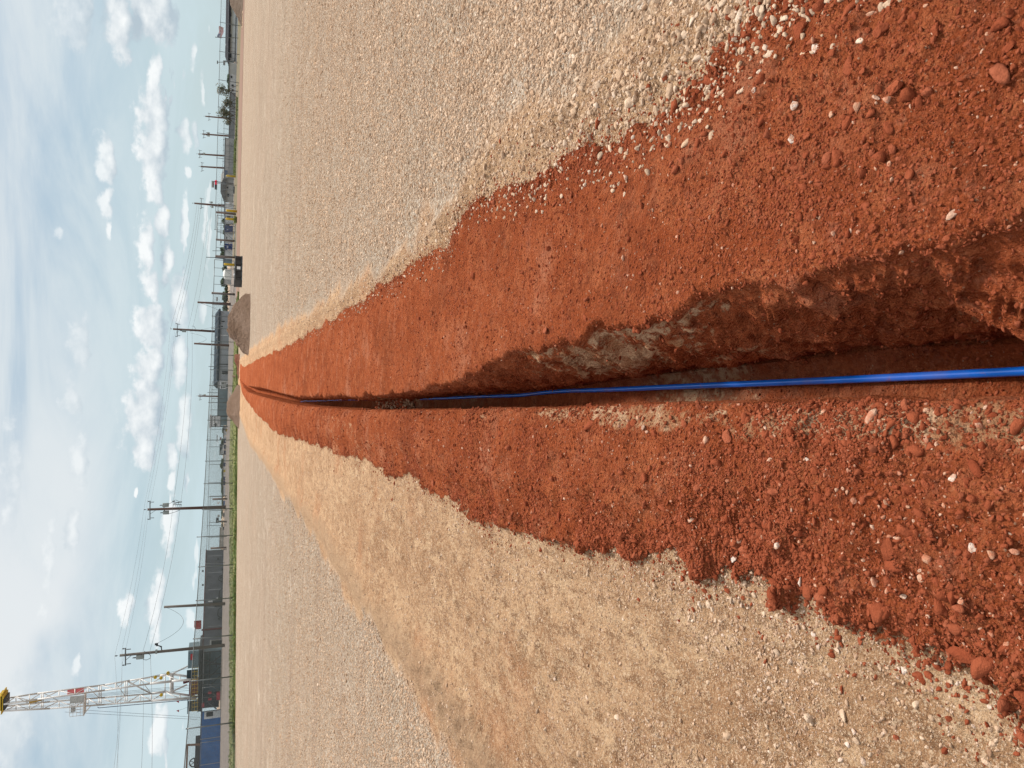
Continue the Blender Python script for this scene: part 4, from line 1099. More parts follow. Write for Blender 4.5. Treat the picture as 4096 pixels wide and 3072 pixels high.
# pump frame on top of the containers
a = sight(799, 3074, 114); b = sight(799, 2980, 116)
root = thing('steel_gantry', b, 'rust brown frame standing above the blue containers at the picture edge', 'gantry')
for p1, p2, nm in ((sight(799, 2978, 116), sight(751, 2980, 116), 'leg'), (sight(799, 3076, 114), sight(751, 3082, 114), 'leg'), (sight(750, 2976, 116), sight(744, 3120, 114), 'beam')):
    mb = MB(); mb.tube(p1, p2, .16, n=4); mb.build(nm, M_BRN, root)
w0 = sight(777, 3050, 114.5)
mb = MB()
for i in range(24):
    a1, a2 = 2 * math.pi * i / 24, 2 * math.pi * (i + 1) / 24
    mb.tube(w0 + Vector((math.cos(a1), 0, math.sin(a1))) * .62, w0 + Vector((math.cos(a2), 0, math.sin(a2))) * .62, .09, n=5)
for i in range(6):
    a1 = math.pi * i / 3; mb.tube(w0, w0 + Vector((math.cos(a1), 0, math.sin(a1))) * .6, .05, n=5)
mb.build('wheel', M_DARK, root)

# metal shop in the middle
F = Face('workshop', 1522, 150, 1245, 153, 'grey workshop with dark blue roof behind the spoil heaps', 'workshop')
F.body('wall', 870, M_SHOP, 7, 1522)
mb = MB(); zr = hgt(861, 1400, 158); ze = F.zt
A0, B0 = F.a - F.u * .3 + F.n * .4, F.b + F.u * .3 + F.n * .4; A0.z = B0.z = ze
A1, B1 = A0 - F.n * 3.7, B0 - F.n * 3.7; A1.z = B1.z = ze + .75
A2, B2 = A0 - F.n * 7.4, B0 - F.n * 7.4
A0b, B0b = A0 - Vector((0, 0, .25)), B0 - Vector((0, 0, .25))
mb.add([A0, B0, B1, A1, A2, B2, A0b, B0b], [(0, 1, 2, 3), (3, 2, 5, 4), (6, 7, 1, 0), (0, 3, 4), (1, 5, 2)]); mb.build('roof', M_ROOF, F.root)
rk_ = int(F.L / 1.2)
for i in range(rk_):
    q = A0.lerp(B0, (i + .5) / rk_); q2 = A1.lerp(B1, (i + .5) / rk_); mb = MB(); mb.tube(q + Vector((0, 0, .03)), q2 + Vector((0, 0, .03)), .05, n=4); mb.build('roof_seam', M_ROOF, F.root)
F.part('gutter', 868, 870, 1252, 1520, M_GALV, .45)
for X0, X1, Y0, Y1 in ((885, 899, 1283, 1290), (884, 893, 1304, 1309), (886, 899, 1492, 1498)):
    f_ = F.part('window_frame', X0 - 1, X1 + 1, Y0 - 1, Y1 + 1, M_WHITE2, .06); 
    F.part('window', X0, X1, Y0, Y1, M_GLASS, .1)
F.part('door', 880, 912, 1340, 1343, M_WHITE2, .1)
F.part('door', 888, 912, 1484, 1497, M_DARK, .06); F.part('wall_panel', 865, 912, 1383, 1396, M_CONC, .12); F.part('corner_post', 873, 912, 1456, 1459, M_DARK, .12)
F.part('corner_trim', 868, 912, 1520, 1522, M_DARK, .06)
F.ribs(M_SHOP, 3.0, F.z0, F.zt - .3, .08, .05)
F.part('roof_hatch', 866, 871, 1346, 1350, M_WHITE2, 0, .4)

# round-fronted tank truck / white vehicle beside the shop, teal wall
F = Face('corrugated_wall', 1672, 138, 1552, 140, 'long teal grey corrugated wall between the sign and the pickup', 'wall')
F.body('wall', 873, M_TEAL, 3, 1600); F.ribs(M_TEAL, .7, F.z0, F.zt, .12, .06, 'corrugation'); F.slab('capping', F.zt, F.zt + .1, M_DARK, .05, 3, .05)
F = Face('corrugated_wall', 1702, 139, 1673, 139, 'short teal wall section underneath the shop sign', 'wall')
F.body('wall', 884, M_TEAL, 2, 1690); F.ribs(M_TEAL, .7, F.z0, F.zt, .12, .06, 'corrugation')
F = Face('white_trailer', 1543, 142, 1524, 142, 'small white box trailer tucked beside the workshop', 'trailer')
F.body('box', 880, M_WHITE2, 3, 1533); F.part('rear_door', 884, 905, 1527, 1539, M_CONC, .05); F.part('black_decal', 888, 895, 1531, 1535, M_DARK, .08); F.part('wheel', 906, 913, 1537, 1541, M_DARK, .1)
F = Face('white_truck', 1556, 136, 1544, 136, 'white flatbed truck nose between trailer and teal wall', 'truck')
F.body('cab', 880, M_WHITE2, 2.5, 1550)
F.part('windscreen', 884, 888, 1545, 1554, M_GLASS, .04); F.part('grille', 889, 902, 1547, 1552, M_GALV, .05); F.part('wheel', 904, 913, 1545, 1548, M_DARK, .1); F.part('wheel', 904, 913, 1552, 1555, M_DARK, .1)


# text
def text(name, s_, parent, origin, u, n_, h, m_, w=None):
    cu = bpy.data.curves.new(name, 'FONT'); cu.body = s_; cu.size = 1; cu.extrude = .01
    o = bpy.data.objects.new(name, cu); col.objects.link(o)
    dg = bpy.context.evaluated_depsgraph_get(); me = bpy.data.meshes.new_from_object(o.evaluated_get(dg)); bpy.data.objects.remove(o)
    V = np.array([v.co[:] for v in me.vertices]); mn, mx_ = V.min(0), V.max(0)
    V -= (mn + mx_) / 2; sc = h / (mx_[1] - mn[1]); sx = sc if w is None else w / (mx_[0] - mn[0])
    off = Vector(parent.location)
    if parent.parent: off = off + Vector(parent.parent.location)
    for v, c in zip(me.vertices, V): v.co = Vector(origin) + Vector(u) * float(c[0] * sx) + Vector((0, 0, 1)) * float(c[1] * sc) + Vector(n_) * float(.012 + c[2]) - off
    me.materials.clear(); me.materials.append(m_)
    q = bpy.data.objects.new(name, me); col.objects.link(q); q.parent = parent
    return q


# shop sign on two posts
F = Face('shop_sign', 1707, 122, 1664, 122, 'big white shop sign with black frame and lettering on two posts', 'sign')
for Y in (1665, 1706):
    p = spot(Y, 122); mb = MB(); mb.box((p.x - .09, p.y, p.z), (p.x + .09, p.y + .18, hgt(847, Y, 122))); mb.build('post', M_DARK, F.root)
F.part('sign_frame', 846, 884, 1663.5, 1707.5, M_DARK, .06); F.part('sign_board', 849.5, 881.5, 1665.5, 1705.5, M_WHITE2, .10)
F.part('topper_board', 837.5, 846.5, 1659, 1712.5, M_WHITE2, .05)
def ftext(s_, Xc, Yc, hp, wp, m_, out=.11):
    u_, z_ = F.uz(Xc, Yc); o = F.a + F.u * u_ + F.n * out; o.z = z_
    D = o.y; k = D / FPX * .868
    text('lettering', s_, F.root, o, F.u, F.n, hp * k, m_, wp * k / .868 * .93)
ftext('APEX', 858, 1680, 5.5, 27, M_DARK); ftext('SIVACIIX', 842, 1685.5, 6, 48, M_DARK, .06)
ftext('CONSTRUCTION CO', 863.7, 1680, 1.6, 26, M_DARK); ftext('HOMES & ROOFING', 871, 1685, 2.4, 36, M_DARK); ftext('COMMERCIAL', 875, 1685, 2.0, 24, M_DARK); ftext('RESIDENTIAL 555', 879, 1686, 1.8, 33, M_DARK)
u_, z_ = F.uz(858, 1699); q = F.a + F.u * u_ + F.n * .12; q.z = z_
for i, (r1, r2) in enumerate(((.06, .16), (.2, .27))):
    mb = MB()
    for k in range(9):
        a1, a2 = math.radians(200 + k * 16), math.radians(216 + k * 16)
        mb.tube(q + F.u * math.cos(a1) * r2 + Vector((0, 0, math.sin(a1) * r2)), q + F.u * math.cos(a2) * r2 + Vector((0, 0, math.sin(a2) * r2)), .05, n=5)
    mb.build('emblem', M_DARK, F.root)
mb = MB(); mb.lathe(q + Vector((0, -.03, .05)), [(.0, -.1), (.11, -.05), (.11, .05), (0, .1)], 12); mb.build('emblem', M_INS, F.root)

# lit price / time sign on a pole
p = spot(735, 120); root = thing('led_sign', p, 'pole sign with a red lit digit board under a grey name board', 'sign')
mb = MB(); mb.tube(p, (p.x, p.y, hgt(846, 735, 120)), .07, n=8); mb.build('pole', M_GALVD, root, True)
def wbox(nm, X0, X1, Y0, Y1, D, th, m_, parent):
    a = sight((X0 + X1) / 2, max(Y0, Y1), D); b = sight((X0 + X1) / 2, min(Y0, Y1), D); z0 = hgt(max(X0, X1), (Y0 + Y1) / 2, D); z1 = hgt(min(X0, X1), (Y0 + Y1) / 2, D)
    mb = MB(); mb.box((a.x, D, z0), (b.x, D + th, z1)); return mb.build(nm, m_, parent)
wbox('digit_board', 859, 868.5, 721, 756, 119.8, .4, M_DARK, root)
wbox('name_board', 846.5, 856.5, 726.5, 748.5, 119.8, .3, M_CONC, root)
M_LED = mat('red_led', (.5, .0, .03), .5, emit=(1, .02, .09, 1.1))
wbox('lit_panel', 860, 868, 721.5, 738.5, 119.7, .05, mat('dark_led_panel', (.12, .0, .01), .5, emit=(.5, 0, .02, .5)), root)
c0 = sight(864, 730, 119.62); text('digits', '21', root, c0, Vector((1, 0, 0)), Vector((0, -1, 0)), .27, M_LED, .62)
c0 = sight(852.5, 737.5, 119.78); text('lettering', 'UNITS', root, c0, Vector((1, 0, 0)), Vector((0, -1, 0)), .14, M_TRIMR, .75)

# flag and pole
p = spot(152, 104); root = thing('flag_pole', p, 'thin flag pole in front of the long white building', 'flag pole')
mb = MB(); tp = sight(864, 149, 104); mb.tube(p, tp, .04, n=6); mb.lathe(tp, [(.0, 0), (.08, .05), (0, .12)], 8); mb.build('pole', M_GALV, root, True)
f0 = sight(869, 150, 104); f1 = sight(898, 150, 104)
fw, fhh = 2.45, f0.z - f1.z
root = thing('national_flag', f0, 'red white and blue striped flag flying over the roof', 'flag')
def fpnt(s, t_):   # s along fly, t down the hoist
    return Vector((f0.x + s * fw * .62, 104 + .35 * math.sin(s * 6 + t_) * s, f0.z - t_ * fhh * .62 - s * fhh * .30 + .06 * math.sin(s * 9)))
M_FR, M_FW, M_FB = mat('flag_red', (.45, .05, .08), .8), mat('flag_white', (.68, .68, .68), .8), mat('flag_blue', (.06, .07, .22), .8)
for k in range(13):
    mb = MB(); s0 = .40 if k < 7 else 0
    for i in range(12):
        a1, a2 = s0 + (1 - s0) * i / 12, s0 + (1 - s0) * (i + 1) / 12
        for dy in (0, .02):
            q = [fpnt(a1, k / 13), fpnt(a2, k / 13), fpnt(a2, (k + 1) / 13), fpnt(a1, (k + 1) / 13)]
            mb.quad(*[v + Vector((0, dy, 0)) for v in (q if dy == 0 else q[::-1])])
    mb.build('stripe', M_FR if k % 2 == 0 else M_FW, root)
mb = MB()
for i in range(6):
    q = [fpnt(.4 * i / 6, 0), fpnt(.4 * (i + 1) / 6, 0), fpnt(.4 * (i + 1) / 6, 7 / 13), fpnt(.4 * i / 6, 7 / 13)]; mb.quad(*q); mb.quad(*[v + Vector((0, .02, 0)) for v in q[::-1]])
mb.build('canton', M_FB, root)
mb = MB()
for r in range(5):
    for c in range(6):
        q = fpnt(.4 * (c + .5) / 6, 7 / 13 * (r + .5) / 5) + Vector((0, -.015, 0)); mb.box((q.x - .02, q.y - .003, q.z - .02), (q.x + .02, q.y + .003, q.z + .02))
mb.build('stars', M_FW, root)

# long white building far right
F = Face('long_building', 248, 120, -260, 108, 'long whitish prefab building with a dark roof at far right', 'building')
F.body('wall', 909, M_WHITE2, 4.4, 247)
z1 = F.zt
mb = MB(); A0, B0 = F.a - F.u * .3 + F.n * .5, F.b + F.n * .5; A0.z = B0.z = z1 - .1
A1, B1 = A0 - F.n * 2.5, B0 - F.n * 2.5; A1.z = B1.z = z1 + .34; A2, B2 = A0 - F.n * 5, B0 - F.n * 5; dn = Vector((0, 0, .28))
mb.add([A0, B0, B1, A1, A2, B2, A0 - dn, B0 - dn], [(0, 1, 2, 3), (3, 2, 5, 4), (6, 7, 1, 0), (0, 3, 4), (1, 5, 2)]); mb.build('roof', M_ROOFD, F.root)
for Y0, Y1 in ((137, 149), (213, 229), (50, 63)):
    fr = F.part('window_frame', 914, 927, Y0 - 1.5, Y1 + 1.5, M_CONC, .05); F.part('window', 915.5, 925.5, Y0, Y1, M_GLASS, .08)
F.part('skirting', 941, 944.5, 2, 247, M_INS, .05)
for Y in (170, 190, 206, 232, 240, 100, 10): F.part('panel_joint', 910, 943, Y - .5, Y + .5, M_CONC, .04)
F.part('eave_lamp', 902, 904, 30, 32, M_WHITE2, .6); F.part('eave_lamp', 902, 904, 174, 176, M_WHITE2, .6)

# small board sign and light mast right
p = spot(250, 108); root = thing('board_sign', p, 'small dark board sign on twin posts left of the white building', 'sign')
for Y in (249, 253): q = spot(Y, 108); mb = MB(); mb.tube(q, (q.x, q.y, hgt(901, Y, 108)), .04, n=6); mb.build('post', M_GALV, root)
wbox('board', 893, 901, 242, 260, 107.9, .1, M_INS, root)
c0 = sight(897, 251, 107.88); text('lettering', 'SAFETY', root, c0, Vector((1, 0, 0)), Vector((0, -1, 0)), .12, M_WHITE2, .5)
p = spot(247, 190); mb = MB(); mb.tube(p, sight(871, 249, 190), .07, n=6); q = sight(870.5, 249, 190); mb.box((q.x - .35, q.y - .1, q.z - .1), (q.x + .35, q.y + .1, q.z + .15))
tag(mb.build('light_mast', M_GALVD, base_=p), 'slim light mast behind the small board sign', 'light mast')

# containers, tanks and sheds on the right
def shed(nm, Y1, Y0, Xt, D, m_, lab, deep_=4, ribs=None, roof=None, win=()):
    deep = min(deep_, 2.5)
    F = Face(nm, Y1, D, Y0, D, lab, 'container' if 'container' in nm else 'building' if 'build' in nm or 'house' in nm or 'shed' in nm else nm.split('_')[-1])
    F.body('wall', Xt, m_, deep, (Y0 + Y1) / 2)
    if ribs: F.ribs(m_, ribs, F.z0, F.zt, .1, .05, 'corrugation')
    F.slab('roof', F.zt, F.zt + .1, roof or M_GALV, .05, deep + .1, .1)
    for (X0, X1, Ya, Yb, mm) in win: F.part('window' if mm is M_GLASS else 'panel', X0, X1, Ya, Yb, mm, .08)
    return F
shed('grey_shed', 300, 256, 917, 118, M_CONC, 'plain grey wall just left of the white building', 4, .8)
shed('flat_shed', 372, 300, 919, 122, mat('weathered_white', (.55, .56, .55), .7), 'low whitish shed with small windows behind the saplings', 4, None, M_GALV,
     ((923, 929, 303, 312, M_GLASS), (926, 934, 338, 346, M_GLASS), (926, 934, 357, 366, M_GLASS)))
shed('long_shed', 556, 372, 919, 126, mat('mid_grey_sheet', (.22, .235, .24), .65), 'mid grey sheet wall behind the saplings', 4, 1.2)
F = shed('grey_container', 712, 556, 900, 121, mat('grey_container_paint', (.32, .33, .32), .65), 'pair of long grey containers behind the utility poles', 3.5, .55)
F.part('upper_band', 901, 915, 557, 711, M_CONC, .07)
wbox('blue_board', 898.5, 911, 681, 699, 118, .2, mat('faded_blue_board', (.08, .11, .17), .6), F.root)
F = Face('grey_house', 812, 124, 704, 122, 'light grey house with shallow dark gable roof', 'house'); F.body('wall', 903, M_BEIGE, 5, 760)
z1 = F.zt; A0, B0 = F.a - F.u * .4 + F.n * .5, F.b + F.u * .4 + F.n * .5; A0.z = B0.z = z1; mid = A0.lerp(B0, .52)
bk = -F.n * 6; zz = Vector((0, 0, .75)); lo = Vector((0, 0, -.15)); mb = MB(); M1, m2 = A0.lerp(B0, .4) + zz, A0.lerp(B0, .65) + zz
mb.add([A0, M1, m2, B0, A0 + bk, M1 + bk, m2 + bk, B0 + bk], [(0, 3, 2, 1), (4, 5, 6, 7), (0, 1, 5, 4), (1, 2, 6, 5), (2, 3, 7, 6), (0, 4, 7, 3)])
mb.build('roof', mat('dark_grey_roof', (.12, .12, .115), .7), F.root)
for X0, X1, Y0, Y1 in ((907, 914, 747, 753), (909, 917, 775, 786)): F.part('window', X0, X1, Y0, Y1, M_GLASS, .08); F.part('window_sill', X1, X1 + 1, Y0 - 1, Y1 + 1, M_WHITE2, .12)
F.part('lower_band', 930, 940, 705, 811, M_CONC, .09)
shed('white_shed', 862, 814, 899, 118, M_WHITE2, 'white shed wall right of the yellow bollards', 4, None, M_GALV, ((918, 928, 804, 822, M_CONC),))
shed('white_container', 898, 863, 900, 117, mat('white_steel', (.62, .63, .62), .6), 'white container with a row of four small louvres', 3, .8, None,
     tuple((908, 920, 863 + 3.6 * i, 865.4 + 3.6 * i, M_DARK) for i in range(4)))
for (Y1, Y0, lab) in ((929, 903, 'navy blue container right of the thick gate post'), (1000, 976, 'navy blue container left of the thick gate post')):
    F = shed('navy_container', Y1, Y0, 898.5, 116, M_NAVY, lab, 3, .5); F.part('white_emblem', 907, 913, (Y0 + Y1) / 2 - 4, (Y0 + Y1) / 2 - 2, M_WHITE2, .09)
    F.part('white_emblem', 907, 913, (Y0 + Y1) / 2 + 2, (Y0 + Y1) / 2 + 4, M_WHITE2, .09)
shed('white_container', 975, 930, 899, 117, mat('white_steel2', (.66, .67, .65), .6), 'white container between the two navy blue ones', 3, .7, None, ((905, 908, 947, 956, M_DARK),))
shed('white_container', 1038, 1001, 899, 118, mat('white_steel2', (.62, .64, .62), .6), 'white container left of the navy blue pair', 3, .7)
shed('teal_container', 1066, 1039, 895, 118, M_TEAL, 'dark teal container beside the single yellow bollard', 3, .5)
shed('grey_container', 1139, 1118, 897, 124, M_CONC, 'grey tank skid left of the white round tank', 3, .7)
# white domed tank
p = spot(1096, 118); R_ = (spot(1076, 118).x - spot(1116, 118).x) / 2; h1 = hgt(900, 1096, 118) - p.z; h2 = hgt(892, 1096, 118) - p.z
mb = MB(); mb.lathe(p + Vector((0, R_, 0)), [(R_, -.1), (R_, h1), (R_ * .82, h1 + (h2 - h1) * .55), (R_ * .5, h1 + (h2 - h1) * .9), (0, h2)], 28)
tag(mb.build('storage_tank', mat('white_tank', (.66, .66, .62), .6), smooth=False, base_=p), 'round white domed storage tank behind the trench box', 'tank')

# row of containers with blue boards beyond the grass, centre left
bl = [(1716, 1704, M_CONC, 'grey box beside the shop sign post'), (1742, 1721, mat('white_steel', (.62, .63, .62), .6), 'white container with an orange tipped sign'),
      (1757, 1744, M_WHITE2, 'narrow white container next to the orange sign'), (1772, 1757, M_NAVY, 'first navy blue container right of the billboard'),
      (1778, 1773, M_WHITE2, 'slim white gap container under the fence post'), (1795, 1779, M_NAVY, 'navy blue container under the billboard middle'),
      (1802, 1796, M_CONC, 'pale narrow container under the billboard'), (1819, 1803, M_NAVY, 'navy blue container under the billboard left end'),
      (1850, 1820, M_WHITE2, 'white container left of the billboard'), (1866, 1851, M_NAVY, 'navy blue container after the white one'),
      (1878, 1867, M_WHITE2, 'short white container right of the yellow one'), (1889, 1879, mat('yellow_container', (.55, .42, .05), .6), 'bright yellow container in the far row'),
      (1905, 1890, M_WHITE2, 'white container left of the yellow one'), (1922, 1906, M_NAVY, 'navy blue container at the left part of the far row'),
      (1941, 1923, M_NAVY, 'darkest navy container behind the fence post'), (1983, 1942, M_WHITE2, 'long white container at the left end of the far row')]
for i, (Y1, Y0, m_, lab) in enumerate(bl):
    F = shed('far_container', Y1, Y0, 895 - (i > 8) * 1.5, 156 - i * .2, m_, lab, 3, .8)
    F.root['group'] = 'containers in a row beyond the verge'
    if m_ is M_NAVY: F.part('white_emblem', 900, 904, (Y0 + Y1) / 2 - 2.5, (Y0 + Y1) / 2 + 2.5, M_WHITE2, .1)
shed('grey_shed', 2192, 2108, 880, 165, M_CONC, 'low pale grey shed right of the big dark shed', 6, 1.4)
shed('blue_box', 2030, 2002, 894, 150, M_BLUE, 'low blue box behind the centre utility pole', 3, .6)
shed('yellow_sign', 1726, 1717, 903, 130, M_YEL, 'small yellow machine next to the shop sign post', 1.2)
for Y, w_, lab in ((2060, 10, 'silver van parked beyond the fence right of the shed'), (2112, 6, 'dark car parked beside the pale shed')):
    F = Face('parked_van', Y + w_, 148, Y - w_, 148, lab, 'van'); F.body('body', 892, M_CONC if w_ > 7 else M_DARK, 1.8, Y); F.part('windscreen', 894, 898, Y - w_ * .7, Y + w_ * .7, M_GLASS, .05)
    F.part('wheel', 902, 907, Y - w_ * .8, Y - w_ * .4, M_DARK, .08); F.part('wheel', 902, 907, Y + w_ * .4, Y + w_ * .8, M_DARK, .08)
# dark equipment on a post, billboard, small signs
p = spot(2086, 104); root = thing('floodlight_trailer', p, 'black floodlight head on a stout post by the tall gate', 'floodlight')
mb = MB(); mb.tube(p, sight(876, 2086, 104), .12, n=8); mb.build('post', M_RUST, root); wbox('lamp_housing', 864, 875, 2074, 2092, 103.8, .7, M_DARK, root); wbox('lens', 869, 872, 2082, 2086, 103.7, .08, M_WHITE2, root)
wbox_sign = [(870, 878.5, 2060, 2068, 103.5, 'small pale notice hung on the tall gate', M_CONC), (868.5, 878, 2008, 2016, 102.5, 'white notice with red print on the fence', M_WHITE2),
             (865, 871.5, 1188, 1205, 79.2, 'white notice plate on the fence beside the thick post', mat('plate_grey', (.42, .42, .42), .5)),
             (881.5, 886.5, 964, 972, 99, 'small grey plate hanging on the rear gate', M_INS), (867, 870, 1740, 1767, 120, 'thin dark board high between two fence posts', M_INS)]
for X0, X1, Y0, Y1, D, lab, m_ in wbox_sign:
    a = sight((X0 + X1) / 2, Y1, D); b = sight((X0 + X1) / 2, Y0, D); mb = MB(); mb.box((a.x, D, hgt(X1, (Y0 + Y1) / 2, D)), (b.x, D + .03, hgt(X0, (Y0 + Y1) / 2, D)))
    tag(mb.build('notice_board', m_, base_=a), lab, 'notice')
p = spot(1800, 152); root = thing('billboard', p, 'dark green billboard with pale block lettering', 'billboard')
for Y in (1785, 1812): q = spot(Y, 152); mb = MB(); mb.tube(q, (q.x, q.y, hgt(890, Y, 152)), .12, n=6); mb.build('post', M_GALV, root)
wbox('board', 878, 893, 1777, 1820, 151.6, .4, mat('dark_green_board', (.035, .06, .065), .6), root); wbox('pale_base_panel', 890.5, 894.5, 1781, 1816, 151.4, .2, M_WHITE2, root)
c0 = sight(884, 1810, 151.55); text('lettering', 'METAL', root, c0, Vector((1, 0, 0)), Vector((0, -1, 0)), .30, M_WHITE2, 1.0)
c0 = sight(888, 1805, 151.55); text('lettering', 'STORAGE', root, c0, Vector((1, 0, 0)), Vector((0, -1, 0)), .22, M_WHITE2, .9)
wbox('pale_logo', 881, 886, 1783, 1789, 151.5, .06, M_CONC, root)
p = spot(1754, 150); root = thing('cloth_banner', p, 'pinkish banner on a stick above the far containers', 'banner')
wbox('banner', 879, 886.5, 1749, 1758, 150, .05, mat('pinkish_cloth', (.38, .27, .26), .8), root); mb = MB(); mb.tube(p, sight(879, 1758, 150), .05, n=5); mb.build('stick', M_GALV, root)

# ------------------------------------------------------------------ drilling rig
D0 = 124
p = spot(2740, D0 + 2); rig = thing('drilling_rig', p, 'tall white lattice drilling mast on its dark substructure with yellow railings', 'drilling rig')
LEG = {'b': [(15, 2817), (150, 2797.5), (420, 2761), (600, 2735), (687, 2725), (785, 2716)], 'd': [(17, 2844), (200, 2834), (420, 2818), (605, 2803), (785, 2791)],
       'a': [(18, 2794), (150, 2774), (420, 2739.5), (520, 2722), (640, 2703), (687, 2696), (790, 2712)], 'c': [(16, 2826), (200, 2807), (420, 2790), (605, 2775), (662, 2767), (790, 2788)]}
DD = {'b': 122.5, 'd': 122.5, 'a': 125.2, 'c': 125.2}
def legp(k, X): 
    L = LEG[k]; Y = float(np.interp(X, [q[0] for q in L], [q[1] for q in L])); return sight(X, Y, DD[k])
for k in 'abcd':
    mb = MB(); pts = [sight(a, b, DD[k]) for a, b in LEG[k]]
    for i in range(len(pts) - 1): mb.tube(pts[i], pts[i + 1], .13 if LEG[k][i][0] < 560 else .19, n=6)
    mb.build('mast_leg', M_MAST, rig, True)
bays = [18, 64, 118, 165, 172, 236, 300, 352, 396, 404, 462, 500, 508, 560, 605, 660, 720]
def strut(X1, k1, X2, k2, r=.065, nm='brace'):
    mb = MB(); mb.tube(legp(k1, X1), legp(k2, X2), r, n=5); mb.build(nm, M_MAST, rig, True)
for X in bays:
    strut(X, 'a', X, 'b', .07, 'rung'); strut(X, 'c', X, 'd', .07, 'rung')
    if X in (18, 165, 172, 396, 404, 500, 508, 660): strut(X, 'a', X, 'c', .08, 'rung')
for i, (x1, x2) in enumerate(zip(bays, bays[1:])):
    if x2 - x1 < 12: continue
    if i % 2: strut(x1, 'a', x2, 'b'); strut(x1, 'c', x2, 'd')
    else: strut(x1, 'b', x2, 'a'); strut(x1, 'd', x2, 'c')
    if i % 3 == 1: strut(x1, 'a', x2, 'c', .05)
strut(508, 'a', 605, 'c', .11); strut(687, 'a', 687, 'c', .30, 'cross_beam')
mb = MB(); mb.tube(sight(687, 2696, 125), sight(752, 2664, 125.4), .13, n=6); mb.build('raking_strut', M_MAST, rig)
mb = MB(); mb.tube(sight(690, 2766, 125), sight(748, 2738, 125.4), .13, n=6); mb.build('raking_strut', M_MAST, rig)
# red wind panel
mb = MB(); q = [legp('a', 270), legp('b', 270), legp('b', 337), legp('a', 337)]
q = [v + Vector((0, -.16, 0)) for v in q]; mb.add(q + [v + Vector((0, .05, 0)) for v in q], [(0, 1, 2, 3), (7, 6, 5, 4), (0, 4, 5, 1), (1, 5, 6, 2), (2, 6, 7, 3), (3, 7, 4, 0)]); mb.build('red_panel', M_REDP, rig)
# crown block
for X0, X1, Y0, Y1, m_ in ((-10, 14, 2786, 2844, M_YEL), (4, 8, 2775, 2858, M_YEL), (12, 21, 2796, 2841, M_DARK)):
    wbox('crown_block', X0, X1, Y0, Y1, 122.6, 2.4, m_, rig)
for Y in (2774, 2790, 2830, 2860): wbox('crown_rail', -30, 1, Y - .6, Y + .6, 122.6, .1, M_YEL, rig)
# travelling block and cables
q = sight(140, 2804, 124); mb = MB(); mb.tube(sight(118, 2806, 124), sight(166, 2798, 124), .32, .2, 8); mb.build('travelling_block', mat('dull_yellow', (.45, .28, .06), .6), rig, True)
for dy in (-6, -3, 0, 4):
    mb = MB(); mb.tube(sight(22, 2815 + dy, 124), sight(780, 2752 + dy * 2, 124), .022, n=4); mb.build('drill_line', M_WIRE, rig)
for (xa, ya, xb, yb) in ((560, 2715, 760, 2672), (300, 2838, 800, 2870), (260, 2848, 790, 2878)):
    mb = MB(); mb.tube(sight(xa, ya, 122), sight(xb, yb, 122), .02, n=4); mb.build('guy_line', M_WIRE, rig)
# sheaves
for X, Y in ((672, 2693), (621, 2710), (644, 2713), (645, 2781)):
    q = sight(X, Y, 122.1); mb = MB(); mb.tube(q, q + Vector((0, .2, 0)), .24, n=14); mb.tube(q + Vector((0, -.05, 0)), q + Vector((0, .25, 0)), .10, n=10); mb.build('yellow_sheave', M_YEL, rig)
# monkey board
mbx = [('board_floor', 332, 337, 2782, 2864, M_MAST), ('board_side', 280, 334, 2784, 2812, mat('grey_white_sheet', (.42, .42, .40), .6)), ('board_panel', 283, 302, 2826, 2848, M_CONC)]
for nm, X0, X1, Y0, Y1, m_ in mbx: wbox(nm, X0, X1, Y0, Y1, 121.8, .12 if nm != 'board_floor' else 1.8, m_, rig)
for Y in (2816, 2827, 2838, 2850, 2864): wbox('board_upright', 278, 336, Y - .7, Y + .7, 121.7, .06, M_MAST, rig)
for X in (278, 292, 307, 321): wbox('board_rail', X - .7, X + .7, 2812, 2865, 121.7, .06, M_MAST, rig)
mb = MB(); mb.tube(sight(336, 2855, 122), sight(362, 2824, 122), .08, n=5); mb.build('board_strut', M_MAST, rig)
# ladder between the left legs
def lad(X, off): a, b = legp('c', X), legp('d', X); return a.lerp(b, .45 + off) + Vector((0, -.3, 0))
mb = MB()
for s_ in (-.09, .09): mb.path([lad(X, s_) for X in range(30, 790, 40)], .03, 4)
for X in range(30, 770, 5): mb.tube(lad(X, -.09), lad(X, .09), .018, n=4)
mb.build('ladder', M_MAST, rig)
# standpipe along the left leg
mb = MB(); mb.path([sight(390, 2828, 122)] + [sight(X, float(np.interp(X, [390, 785], [2832, 2797])), 122) for X in range(395, 800, 40)], .05, 5); mb.build('standpipe', mat('pipe_dark_blue', (.05, .05, .10), .5), rig, True)
# floor and railings
wbox('rig_floor', 794, 804, 2602, 2846, 121, 7, M_DARK, rig)
wbox('floor_edge', 792.5, 795, 2602, 2850, 120.8, .2, M_GALVD, rig)
dh = wbox('doghouse', 752, 794, 2604, 2672, 120.9, 4, M_TEAL, rig)
for i in range(9): wbox('corrugation', 753, 793, 2607 + i * 7.2, 2609 + i * 7.2, 120.8, .1, M_TEAL, rig)
wbox('red_emblem', 762, 770, 2616, 2640, 120.75, .05, M_REDP, rig)
wbox('windwall', 747, 792, 2680, 2716, 124, .2, mat('dark_teal', (.04, .065, .075), .6), rig)
wbox('windwall', 752, 792, 2804, 2844, 123.5, .2, mat('dark_teal', (.04, .065, .075), .6), rig); wbox('windwall', 749, 753, 2800, 2856, 123, .3, M_TEAL, rig); wbox('windwall', 752, 792, 2850, 2856, 122.5, .2, M_DARK, rig) if False else None
wbox('drawworks', 756, 794, 2730, 2780, 124, 2, mat('dark_red_machine', (.14, .025, .025), .6), rig)
